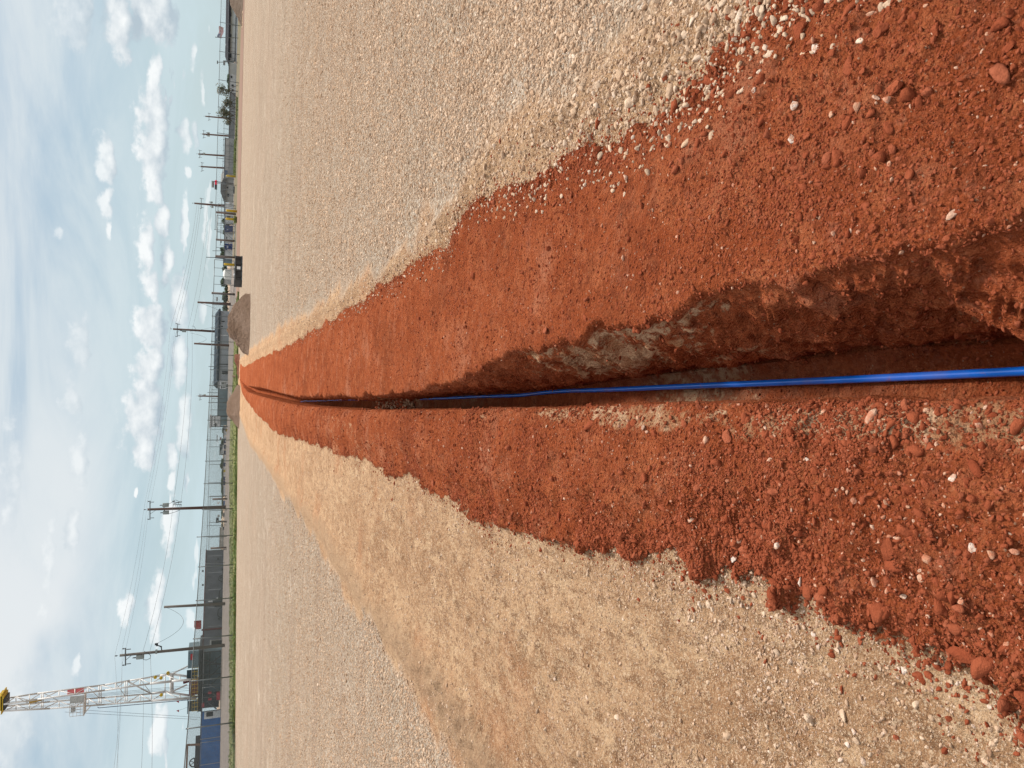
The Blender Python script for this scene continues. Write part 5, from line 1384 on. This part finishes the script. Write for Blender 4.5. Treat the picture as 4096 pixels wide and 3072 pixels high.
mb = MB(); mb.tube(sight(733, 2731, 123.5), sight(762, 2722, 123.5), .22, n=6); mb.build('hydraulic_ram', M_TRIMR, rig)
for Y0, Y1 in ((2672, 2718), (2722, 2784), (2796, 2844)):
    for X in (768, 778, 789): wbox('yellow_rail', X - .6, X + .6, Y0, Y1, 120.6, .05, M_YEL, rig)
    k = int((Y1 - Y0) / 15)
    for i in range(k + 1): Y = Y0 + (Y1 - Y0) * i / max(k, 1); wbox('yellow_upright', 767, 793, Y - .6, Y + .6, 120.6, .05, M_YEL, rig)
# substructure
wbox('base_box', 815, 884, 2604, 2768, 126, 3, M_TEAL, rig)
wbox('base_box', 804, 876, 2768, 2830, 127, 3, M_DARK, rig)
for X0, X1, Y0, Y1 in ((828, 832, 2770, 2780), (828, 832, 2795, 2806), (862, 884, 2768, 2800)): pass
for (xa, ya, xb, yb) in ((806, 2610, 884, 2604), (806, 2660, 884, 2655), (806, 2700, 884, 2694), (806, 2740, 884, 2735), (815, 2640, 882, 2660), (884, 2622, 840, 2655), (884, 2665, 835, 2710), (884, 2700, 842, 2740),
                         (840, 2608, 836, 2745), (862, 2630, 866, 2668), (830, 2735, 880, 2762), (835, 2760, 870, 2790), (806, 2790, 880, 2785), (806, 2830, 876, 2826), (835, 2812, 866, 2836)):
    mb = MB(); mb.tube(sight(xa, ya, 121.6), sight(xb, yb, 121.6), .09, n=4); mb.build('substructure_brace', M_DARK if ya < 2730 else M_GALVD, rig)
for X0, X1, Y0, Y1 in ((832, 846, 2769, 2776), (832, 846, 2794, 2801), (866, 880, 2770, 2800), (806, 817, 2814, 2830)): wbox('red_valve', X0, X1, Y0, Y1, 121.3, .4, mat('bright_red', (.40, .03, .05), .5), rig)
wbox('floor_beam', 804, 812, 2604, 2846, 121.4, .4, M_DARK, rig)
for Y, X in ((2806, 705), (2843, 705)):
    root = thing('pennant', sight(X + 12, Y, 121), 'small red pennant on a wire %s the mast foot' % ('right beside' if Y < 2820 else 'farther left of'), 'pennant')
    a, b, c_ = sight(X - 4, Y + 8, 121), sight(X - 4 + 2, Y - 2, 121), sight(X + 9, Y + (-6 if Y < 2820 else 2), 121)
    mb = MB(); a, b, c_ = sight(X, Y, 121), sight(X + 11, Y - 4, 121), sight(X + 11, Y + 6, 121); e = Vector((0, .03, 0)); mb.add([a, b, c_, a + e, b + e, c_ + e], [(0, 1, 2), (5, 4, 3), (0, 3, 4, 1), (1, 4, 5, 2), (2, 5, 3, 0)])
    mb.build('cloth', M_REDP, root); mb = MB(); mb.tube(sight(X + 6, Y, 121), sight(768, Y - 20, 121), .015, n=4); mb.build('wire', M_WIRE, root)

# ------------------------------------------------------------------ utility poles
def upole(Yb, D, Xt, Yt, r, m_, lab, arm=None, tr=(), extra=(), arm_tilt=0):
    b = spot(Yb, D); tp = sight(Xt, Yt, D); root = thing('utility_pole', b, lab, 'utility pole', 'wooden utility poles')
    mb = MB(); mb.tube(b - Vector((0, 0, .2)), tp, r * 1.15, r * .8, 10); mb.build('pole', m_, root, True)
    ends = []
    if arm:
        Xa, Y0, Y1 = arm; a0, a1 = sight(Xa - arm_tilt, Y0, D - .25), sight(Xa + arm_tilt, Y1, D - .25)
        mb = MB(); mb.tube(a0, a1, .085, n=4); mb.build('crossarm', M_GALVD, root)
        for q in (a0.lerp(a1, .03), a0.lerp(a1, .97), tp.lerp(b, -.015)):
            mb = MB(); mb.lathe(q, [(.03, 0), (.03, .12), (.085, .14), (.085, .2), (.05, .22), (.075, .26), (.03, .34)], 8); mb.build('insulator', M_INS, root, True); ends.append(q + Vector((0, 0, .34)))
        for q in (a0.lerp(a1, .1), a0.lerp(a1, .93)):
            mb = MB(); mb.tube(q - Vector((0, .1, .1)), q + Vector((0, -.12, -.55)), .05, n=6); mb.build('fuse_cutout', M_INS, root)
        mb = MB(); mb.tube(a0.lerp(a1, .3), tp.lerp(b, .12), .03, n=4); mb.build('arm_brace', M_GALVD, root)
    for X0, X1, Y0, Y1 in tr:
        a, c = sight((X0 + X1) / 2, Y0, D), sight((X0 + X1) / 2, Y1, D); rr = abs(a.x - c.x) / 2; z0, z1 = hgt(X1, (Y0 + Y1) / 2, D), hgt(X0, (Y0 + Y1) / 2, D)
        o = Vector(((a.x + c.x) / 2, D, z0)); mb = MB(); mb.lathe(o, [(rr * .96, 0), (rr, .03), (rr, z1 - z0 - .05), (rr * .9, z1 - z0)], 14); ob = mb.build('transformer', M_TRAN, root, True)
        mb = MB(); mb.lathe(o + Vector((0, -.1, z1 - z0)), [(.05, 0), (.09, .05), (.05, .1), (.09, .16), (.05, .22), (.08, .3), (.03, .38)], 8); mb.build('bushing', M_INS, ob, True) if False else mb.build('bushing', M_INS, root, True)
        mb = MB(); q = tp.lerp(b, .3); mb.tube(Vector((o.x, D, z0 + (z1 - z0) * .75)), Vector((tp.x + (b.x - tp.x) * .3, D, z0 + (z1 - z0) * .75)), .06, n=5); mb.build('bracket', M_DARK, root)
    for e in extra:
        mb = MB(); mb.path([sight(x_, y_, D - .2) for x_, y_ in e], .03, 5); mb.build('riser_cable', M_WIRE, root, True)
    return ends, root


endA, rA = upole(2581, 92, 479, 2622, .17, M_WOODG, 'nearest utility pole with one transformer left of the mast lights', (502, 2662, 2592), [(545, 576, 2618, 2637)],
                 [[(576, 2605), (590, 2612), (603, 2622), (600, 2634), (585, 2640), (572, 2638)], [(624, 2585), (636, 2582), (647, 2585), (646, 2600)]])
wbox('street_lamp_head', 619, 632, 2575, 2581, 91.6, .25, M_DARK, rA)
mb = MB(); mb.path([sight(x_, y_, 91.7) for x_, y_ in ((624, 2582), (636, 2583), (645, 2588), (647, 2601))], .06, 6); mb.build('lamp_arm', M_DARK, rA, True)
wbox('meter_box', 621, 629, 2601, 2616, 91.7, .3, M_TRAN, rA)
endB, rB = upole(2028, 119, 590, 2038, .21, M_WOODP, 'reddish centre utility pole carrying two transformers', (600, 2079, 2003), [(650, 675, 2012, 2028), (652, 676, 2042, 2058)],
                 [[(675, 2016), (690, 2008), (697, 2006)], [(676, 2055), (700, 2048), (720, 2040)], [(697, 2001), (704, 2000), (716, 2006), (714, 2018)]])
mb = MB(); mb.tube(sight(692, 2018, 118.7), sight(727, 2018, 118.7), .05, n=5); mb.build('rack', M_GALV, rB)
for i in range(5): mb = MB(); mb.tube(sight(692 + i * 8, 2018, 118.7), sight(694 + i * 8, 2026, 118.7), .03, n=4); mb.build('rack_brace', M_GALV, rB)
for i, (x_, y_) in enumerate(((700, 2012), (711, 2010), (722, 2008), (695, 2005))): mb = MB(); mb.lathe(sight(x_, y_, 118.6), [(.04, -.2), (.1, -.1), (.05, 0), (.1, .1), (.03, .2)], 8); mb.build('insulator', M_INS, rB)
endC, rC = upole(1329, 160, 692, 1316, .22, M_WOODP, 'utility pole with a square transformer rising behind the right spoil heap', (709, 1348, 1293), [(728, 745, 1318, 1329)],
                 [[(760, 1326), (775, 1320), (783, 1326), (782, 1322)], [(767, 1304), (776, 1305), (783, 1316)]])
for (Yb, D, Xt, Yt, m_, lab, arm, tr) in [
    (2415, 98, 656, 2428, M_WOODG, 'bare service pole before the big grey shed', None, ()),
    (1216, 120, 790, 1209, M_WOODP, 'bare service pole right of the spoil heap peak', None, ()),
    (1382, 130, 776, 1374, M_WOODP, 'short service pole before the workshop roof', None, ()),
    (1586, 250, 793, 1584, M_WOODP, 'distant pole above the teal corrugated wall', (800, 1601, 1576), [(814, 823, 1577, 1583)]),
    (826, 190, 777, 813, M_WOODP, 'tall double crossarm pole behind the rear gate', (805, 835, 792), [(842, 851, 806, 813), (846, 854, 824, 832)]),
    (625, 225, 793, 616, M_WOODP, 'pole with equipment left of the LED sign group', (799, 632, 600), [(812, 821, 611, 620)]),
    (674, 225, 802, 666, M_WOODP, 'slim pole next to the faded blue board', (808, 686, 649), ()),
    (545, 240, 809, 536, M_WOODP, 'pole with two small transformers above the grey containers', (815, 553, 521), [(829, 839, 529, 535), (829, 839, 539, 546)]),
    (475, 260, 821, 465, M_WOODP, 'far pole rising over the young trees', (836, 482, 452), ()),
    (1035, 120, 860, 1030, M_GALVD, 'thin pole beside the trench box gate', None, ())]:
    upole(Yb, D, Xt, Yt, .17 if D < 150 else .24, m_, lab, arm, tr)
for Yb, D, Xt, Yt, lab in [(1032, 116, 825, 1029, 'thin antenna mast beside the gate'), (1467, 150, 834, 1466, 'thin antenna mast on the workshop roof line'), (1572, 150, 830, 1570, 'thin mast over the teal wall'), (1004, 150, 850, 1003, 'small weather mast behind the trees')]:
    b = spot(Yb, D); mb = MB(); mb.tube(b, sight(Xt, Yt, D), .05, n=5); tag(mb.build('antenna_mast', M_GALVD, base_=b), lab, 'mast')

# overhead wires
def wire(a, b, sag, lab, r=.009, name='overhead_wire'):
    pts = []
    for i in range(25): t_ = i / 24; q = Vector(a).lerp(Vector(b), t_); q.z -= sag * (.35 if 'drooping' not in lab else 1) * 4 * t_ * (1 - t_); pts.append(q)
    mb = MB(); mb.path(pts, r, 4); tag(mb.build(name, M_WIRE, base_=Vector(a)), lab, 'wire', 'overhead power lines')
outL = [sight(440, 3190, 70), sight(455, 3190, 70), sight(468, 3190, 70)]
far_R = [sight(786, 770, 195), sight(790, 780, 195), sight(800, 790, 195)]
for i in range(3):
    nm = ('left phase', 'right phase', 'top phase')[i]
    wire(outL[i], endA[i], .5, nm + ' wire from the picture edge to the nearest pole')
    wire(endA[i], endB[i], .8, nm + ' wire between the nearest and the centre pole')
    wire(endB[i], endC[i], 1.2, nm + ' wire between the centre pole and the heap pole')
    wire(endC[i], sight(805 - i * 8, 810, 188), 1.6, nm + ' wire from the heap pole to the far right pole', .018)
wire(sight(560, 3190, 70), sight(572, 2605, 91.8), .4, 'upper communication cable at the picture edge', .012); wire(sight(605, 3190, 70), sight(600, 2603, 91.8), .4, 'lower communication cable at the picture edge', .014)
wire(sight(572, 2605, 91.8), sight(692, 2018, 118.7), 1.2, 'upper communication cable to the centre pole', .014); wire(sight(600, 2603, 91.8), sight(722, 2020, 118.7), 1.0, 'lower communication cable to the centre pole', .014)
wire(sight(692, 2018, 118.7), sight(750, 1325, 159.5), 1.6, 'upper communication cable over the far containers', .016); wire(sight(722, 2020, 118.7), sight(768, 1325, 159.5), 1.6, 'lower communication cable over the far containers', .016)
wire(sight(750, 1325, 159.5), sight(830, 820, 188), 1.6, 'upper communication cable right of the heap pole', .016); wire(sight(768, 1325, 159.5), sight(845, 822, 188), 1.6, 'lower communication cable right of the heap pole', .016)
wire(sight(664, 2430, 97.8), sight(620, 2577, 91.8), 2.4, 'drooping cable from the bare service pole to the lamp pole', .02)
wire(sight(780, 1322, 159.6), sight(797, 1211, 119.8), 5.0, 'drooping cable from the heap pole to its right service pole', .02)
wire(sight(762, 1332, 159.6), sight(782, 1374, 129.8), 2.2, 'drooping cable from the heap pole to its left service pole', .02)

# ------------------------------------------------------------------ spoil and gravel heaps
def heap(name, px_outline, D, deep, m_, lab, cat, amp=.06, seed=1):
    """px_outline: (Y, X of crest) from left to right; the foot lies on the ground"""
    Ys = [q[0] for q in px_outline]; bx0 = spot(max(Ys), D).x; bx1 = spot(min(Ys), D).x
    nx, ny = 150, 60; V = []
    xs = np.linspace(bx0, bx1, nx)
    crest = []
    for x in xs:
        Yp = 1536 - x * FPX * 1.073 / D; Xc = np.interp(Yp, sorted(Ys), [q[1] for q in sorted(px_outline)])
        crest.append(max(0, hgt(Xc, Yp, D) - basef(D)))
    crest = np.array(crest)
    for j in range(ny):
        v = (j / (ny - 1)) * 2 - 1
        for i, x in enumerate(xs):
            k = max(0, 1 - abs(v) ** 1.05) ; V.append((x, D + v * deep * (.55 + .45 * crest[i] / max(crest.max(), .01)), basef(D) + crest[i] * k - .02))
    V = np.array(V); n1 = vnoise(V, 1.2, seed) - .5; n2 = vnoise(V, 4, seed + 1) - .5; n3 = vnoise(V, 12, seed + 2) - .5
    V[:, 1] += (V[:, 1] - D) * n1 * .6; V[:, 0] += n1 * .3
    hgh = np.clip((V[:, 2] - basef(D) + .02) * 6, 0, 1)
    V[:, 2] += hgh * (n1 * amp * 2 + n2 * amp * 2 + n3 * amp * 1.4); V[:, 1] += hgh * n2 * amp * 2
    mb = MB(); mb.v = [tuple(q) for q in V]; mb.f = [(j * nx + i, j * nx + i + 1, (j + 1) * nx + i + 1, (j + 1) * nx + i) for j in range(ny - 1) for i in range(nx - 1)]
    return tag(mb.build(name, m_, smooth=True, base_=((bx0 + bx1) / 2, D, basef(D))), lab, cat)


def heap_mat(name, c1, c2, c3, f=3):
    mt = bpy.data.materials.new(name); mt.use_nodes = True; t = NT(mt.node_tree); b = t.n['Principled BSDF']
    geo = t.new('ShaderNodeNewGeometry'); P_ = geo.outputs['Position']
    c = t.mix(t.smooth(t.noise(P_, f * .5, 5, .65), .35, .68), c1, c2)
    v = t.voro(P_, 9); c = t.mix(t.math('MULTIPLY', t.smooth(t.noise(P_, f * 4, 5, .75), .48, .72), .7), c, c3)
    t.l.new(c, b.inputs['Base Color']); b.inputs['Roughness'].default_value = .95; b.inputs['Specular IOR Level'].default_value = .1
    bn = t.new('ShaderNodeBump'); bn.inputs['Strength'].default_value = .9; bn.inputs['Distance'].default_value = .25
    t.l.new(t.noise(P_, f * 3, 6, .75), bn.inputs['Height']); t.l.new(bn.outputs[0], b.inputs['Normal'])
    return mt
M_HEAP = heap_mat('brown_heap', (.225, .145, .10), (.28, .19, .14), (.13, .08, .052))
M_HEAPG = heap_mat('gravel_heap', (.19, .135, .10), (.26, .20, .155), (.10, .065, .045), 5)
M_HEAPR = heap_mat('red_heap', (.22, .085, .05), (.27, .12, .075), (.12, .04, .025), 5)
heap('spoil_heap', [(1455, 1000), (1436, 972), (1410, 950), (1390, 934), (1365, 912), (1345, 903), (1325, 902), (1300, 907), (1275, 919), (1250, 938), (1225, 958), (1200, 980), (1180, 1000)], 30.5, 1.2, M_HEAP,
     'large brown spoil heap right of the trench end', 'spoil heap', .05, 3)
heap('spoil_heap', [(1770, 975), (1745, 958), (1735, 945), (1705, 925), (1685, 905), (1660, 902), (1635, 905), (1615, 915), (1590, 935), (1565, 948), (1540, 962)], 45.5, 2.0, M_HEAP,
     'smooth brown spoil heap left of the trench end', 'spoil heap', .03, 5)
heap('red_mound', [(1555, 962), (1535, 950), (1515, 945), (1495, 946), (1470, 938), (1445, 941), (1420, 962)], 49.5, 1.6, M_HEAPR, 'low red mound between the two brown heaps', 'soil mound', .08, 8)
heap('red_mound', [(1545, 944), (1535, 930), (1522, 925), (1512, 932), (1505, 942)], 62, .8, M_HEAP, 'small brown mound on the verge grass', 'soil mound', .05, 9)
heap('gravel_pile', [(125, 968), (105, 953), (70, 931), (40, 917), (28, 917), (5, 936), (-20, 940), (-60, 930), (-120, 955)], 72, 2.6, M_HEAPG, 'grey brown gravel pile before the long white building', 'gravel pile', .08, 12)
# rocks round the gravel pile foot
for i in range(26):
    Y = 112 - i * 5.2; q = spot(Y, 70.2 + random.random() * .8); o = lay('rock', rk['grey'][i % 6], q, (0, 0, 1), random.uniform(.09, .2), random.random() * 6)
    tag(o, 'rock lying at the foot of the gravel pile', 'rock', 'rocks at the foot of the gravel pile')

# ------------------------------------------------------------------ steel trench box on the pad
a = spot(1122, 46.5); b = spot(1027, 46.9)
root = thing('trench_box', a, 'dark rusty open steel box full of debris at the pad edge', 'steel box')
u = (b - a).normalized(); L = (b - a).length; n_ = Vector((u.y, -u.x, 0)); n_ = n_ if n_.y < 0 else -n_
H = hgt(938, 1075, 46.7) - a.z
M_BOX = mat('burnt_steel', (.045, .043, .042), .8, 0, .4, 3, .01)
for nm, o, w, h, d in (('front_panel', a, L, H * .92, .05), ('back_panel', a - n_ * 1.1, L, H, .05)):
    mb = MB(); mb.frame(o, u, n_, w, h, d); mb.build(nm, M_BOX, root)
for t_ in (0, L - .05): mb = MB(); mb.frame(a + u * t_ - n_ * 1.05, u, n_, .05, H * .96, 1.05); mb.build('end_panel', M_BOX, root)
for z_ in (.0, H * .86): mb = MB(); mb.frame(a + n_ * .05 + Vector((0, 0, z_)), u, n_, L, .06, .05); mb.build('rail', M_GALVD, root)
for t_ in (.12, .36, .64, .88): mb = MB(); mb.frame(a + u * L * t_ + n_ * .05, u, n_, .06, H * .9, .06); mb.build('stiffener', M_BOX, root)
for t_, m_ in ((.25, M_GREYB), (.55, M_GALVD), (.78, M_DARK)): mb = MB(); mb.tube(a + u * L * t_ - n_ * .7, a + u * L * (t_ + .1) - n_ * .4 + Vector((0, 0, H * 1.02)), .07, n=6); mb.build('scrap_piece', m_, root)
mb = MB(); mb.frame(a + u * L * .42 + n_ * .12 + Vector((0, 0, H * .25)), u, n_, .18, .2, .02); mb.build('white_sticker', M_WHITE2, root)
p = spot(758, 104); F = Face('dark_skid', 775, 104, 746, 104, 'dark low skid in front of the light grey house', 'skid'); F.body('box', 934, M_DARK, 1.5, 760); F.part('skid_rail', 943, 946, 745, 776, M_GALVD, .1)

# ------------------------------------------------------------------ trees
def crown(name, c, rx, ry, rz, n, seed, parent, cols, leaf=.18, lobes=7):
    r_ = random.Random(seed); lob = [(Vector((r_.uniform(-.6, .6) * rx, r_.uniform(-.5, .5) * ry, r_.uniform(-.5, .6) * rz)), r_.uniform(.35, .6)) for _ in range(lobes)]
    vs, fs, cl = [], [], []
    for i in range(n):
        o, s = r_.choice(lob); d = Vector((r_.gauss(0, 1), r_.gauss(0, 1), r_.gauss(0, 1))).normalized() * (r_.random() ** .4) * s
        q = Vector(c) + o + Vector((d.x * rx, d.y * ry, d.z * rz)) - Vector(parent.location)
        a = Vector((r_.gauss(0, 1), r_.gauss(0, 1), r_.gauss(0, 1))).normalized(); b = a.orthogonal().normalized(); w = leaf * r_.uniform(.6, 1.4); k = len(vs)
        vs += [q - a * w, q + b * w * .6, q + a * w, q - b * w * .6]; fs.append((k, k + 1, k + 2, k + 3))
        cc = r_.choice(cols); f = r_.uniform(.7, 1.3); cl += [(cc[0] * f, cc[1] * f, cc[2] * f, 1)] * 4
    me = bpy.data.meshes.new(name); me.from_pydata([tuple(v) for v in vs], [], fs)
    at = me.color_attributes.new('tone', 'FLOAT_COLOR', 'POINT'); at.data.foreach_set('color', np.array(cl, np.float32).ravel()); me.materials.append(M_LEAFATT)
    o = bpy.data.objects.new(name, me); col.objects.link(o); o.parent = parent; return o
DKG = [(.035, .06, .03), (.05, .085, .035), (.028, .045, .028)]
def tree(Y, D, Xt, wpx, lab, seed, cols=DKG, group='dark trees beyond the yards', n=900, cat='tree'):
    b = spot(Y, D); root = thing('tree', b, lab, cat, group); zt_ = hgt(Xt, Y, D); h = zt_ - b.z; rx = wpx / 2 * D / FPX * .9317
    mb = MB(); mb.tube(b - Vector((0, 0, .2)), b + Vector((0, 0, h * .6)), .09 * h ** .5 + .05, .05, 7)
    for k in range(5): an = k * 1.3; mb.tube(b + Vector((0, 0, h * .35)), b + Vector((math.cos(an) * rx * .5, math.sin(an) * rx * .4, h * .75)), .06, .02, 5)
    mb.build('trunk', M_WOODG, root); crown('crown', b + Vector((0, 0, h * .58)), rx * 1.05, rx * .9, h * .45, n, seed, root, cols, .035 * h + .12)
for i, (Y, D, Xt, w_, lab) in enumerate([(898, 190, 888, 36, 'dark tree right of the thick gate post'), (938, 190, 890, 40, 'ragged dark tree above the white container'), (1008, 185, 878, 56, 'round dark tree above the navy container'),
                                        (1080, 190, 886, 50, 'dark tree behind the round white tank'), (1120, 190, 884, 60, 'dark tree left of the round tank'), (1165, 190, 886, 60, 'dark tree behind the thick grey gate post'),
                                        (1205, 190, 889, 54, 'dark tree behind the bare service pole'), (1236, 190, 891, 44, 'dark tree touching the workshop corner'), (322, 170, 906, 40, 'rounded tree behind the low whitish shed'),
                                        (350, 175, 908, 40, 'dark tree between shed and saplings'), (262, 165, 910, 26, 'tree peeping over the plain grey wall'), (1768, 230, 885, 26, 'pointed dark tree under the banner'),
                                        (1730, 230, 889, 40, 'dark tree behind the orange tipped sign'), (1850, 240, 884, 30, 'dark tree left of the billboard'), (1862, 240, 880, 26, 'tallest far tree beside the fence post'), (1895, 240, 885, 44, 'dark tree above the yellow container'),
                                        (1930, 240, 882, 40, 'dark tree above the far navy container'), (1965, 240, 885, 44, 'dark tree above the long white container'), (2010, 240, 886, 50, 'low dark tree beside the centre pole'), (2060, 240, 885, 50, 'low dark tree behind the parked van'), (2105, 240, 886, 36, 'low dark tree at the pale shed end')]):
    tree(Y, D, Xt, w_, lab, 40 + i)
SAP = [(.055, .075, .03), (.10, .085, .035), (.16, .105, .05), (.04, .06, .03)]
for i, (Y, Xt, lab) in enumerate([(366, 868, 'rightmost staked sapling with dark leaves'), (416, 888, 'staked sapling second from the right with russet leaves'), (450, 872, 'third staked sapling right of the far pole'), (478, 876, 'leftmost staked sapling with green tips')]):
    D = 97; b = spot(Y, D); root = thing('sapling', b, lab, 'young tree', 'staked saplings by the fence'); h = hgt(Xt, Y, D) - b.z
    mb = MB(); mb.tube(b, b + Vector((.05, 0, h * .9)), .05, .015, 6)
    for k in range(7): an = k * 2.1; z_ = h * (.38 + .07 * k); mb.tube(b + Vector((.03, 0, z_)), b + Vector((math.cos(an) * .5, math.sin(an) * .4, z_ + .35)), .02, .008, 5)
    mb.build('trunk', M_WOODG, root)
    for sx in (-.8, .8): mb = MB(); mb.tube(b + Vector((sx, 0, 0)), b + Vector((sx * .15, 0, h * .42)), .03, n=5); mb.build('stake', M_WOODP, root)
    crown('crown', b + Vector((0, 0, h * .62)), .85, .7, h * .42, 420, 80 + i, root, SAP, .10, 9)

# low scrub on the right verge
def scrub(Y0, Y1, D0_, D1_, n, seed, lab, h=.3):
    r_ = random.Random(seed); vs, fs, cl = [], [], []
    for i in range(n):
        q = spot(r_.uniform(Y0, Y1), 100); D = r_.uniform(D0_, D1_); x = q.x * D / 100; z = basef(D) + .03
        for _ in range(4):
            an = r_.random() * 6.28; w = .06; hh = h * r_.uniform(.4, 1); k = len(vs); dx, dy = math.cos(an), math.sin(an)
            vs += [(x - dy * w, D + dx * w, z), (x + dy * w, D - dx * w, z), (x + dx * hh * .7, D + dy * hh * .7, z + hh)]; fs.append((k, k + 1, k + 2)); c = r_.choice(GC); cl += [(*c, 1)] * 3
    me = bpy.data.meshes.new('scrub'); me.from_pydata(vs, [], fs); at = me.color_attributes.new('tone', 'FLOAT_COLOR', 'POINT'); at.data.foreach_set('color', np.array(cl, np.float32).ravel()); me.materials.append(M_LEAFATT)
    o = bpy.data.objects.new('scrub', me); col.objects.link(o); tag(o, lab, 'weeds', kind='stuff')
scrub(560, 700, 96, 108, 900, 3, 'low green scrub before the grey containers'); scrub(390, 560, 92, 104, 700, 4, 'sparse weeds under the saplings', .2)
scrub(868, 890, 77, 79, 120, 5, 'weeds at the foot of the yellow bollards', .35)
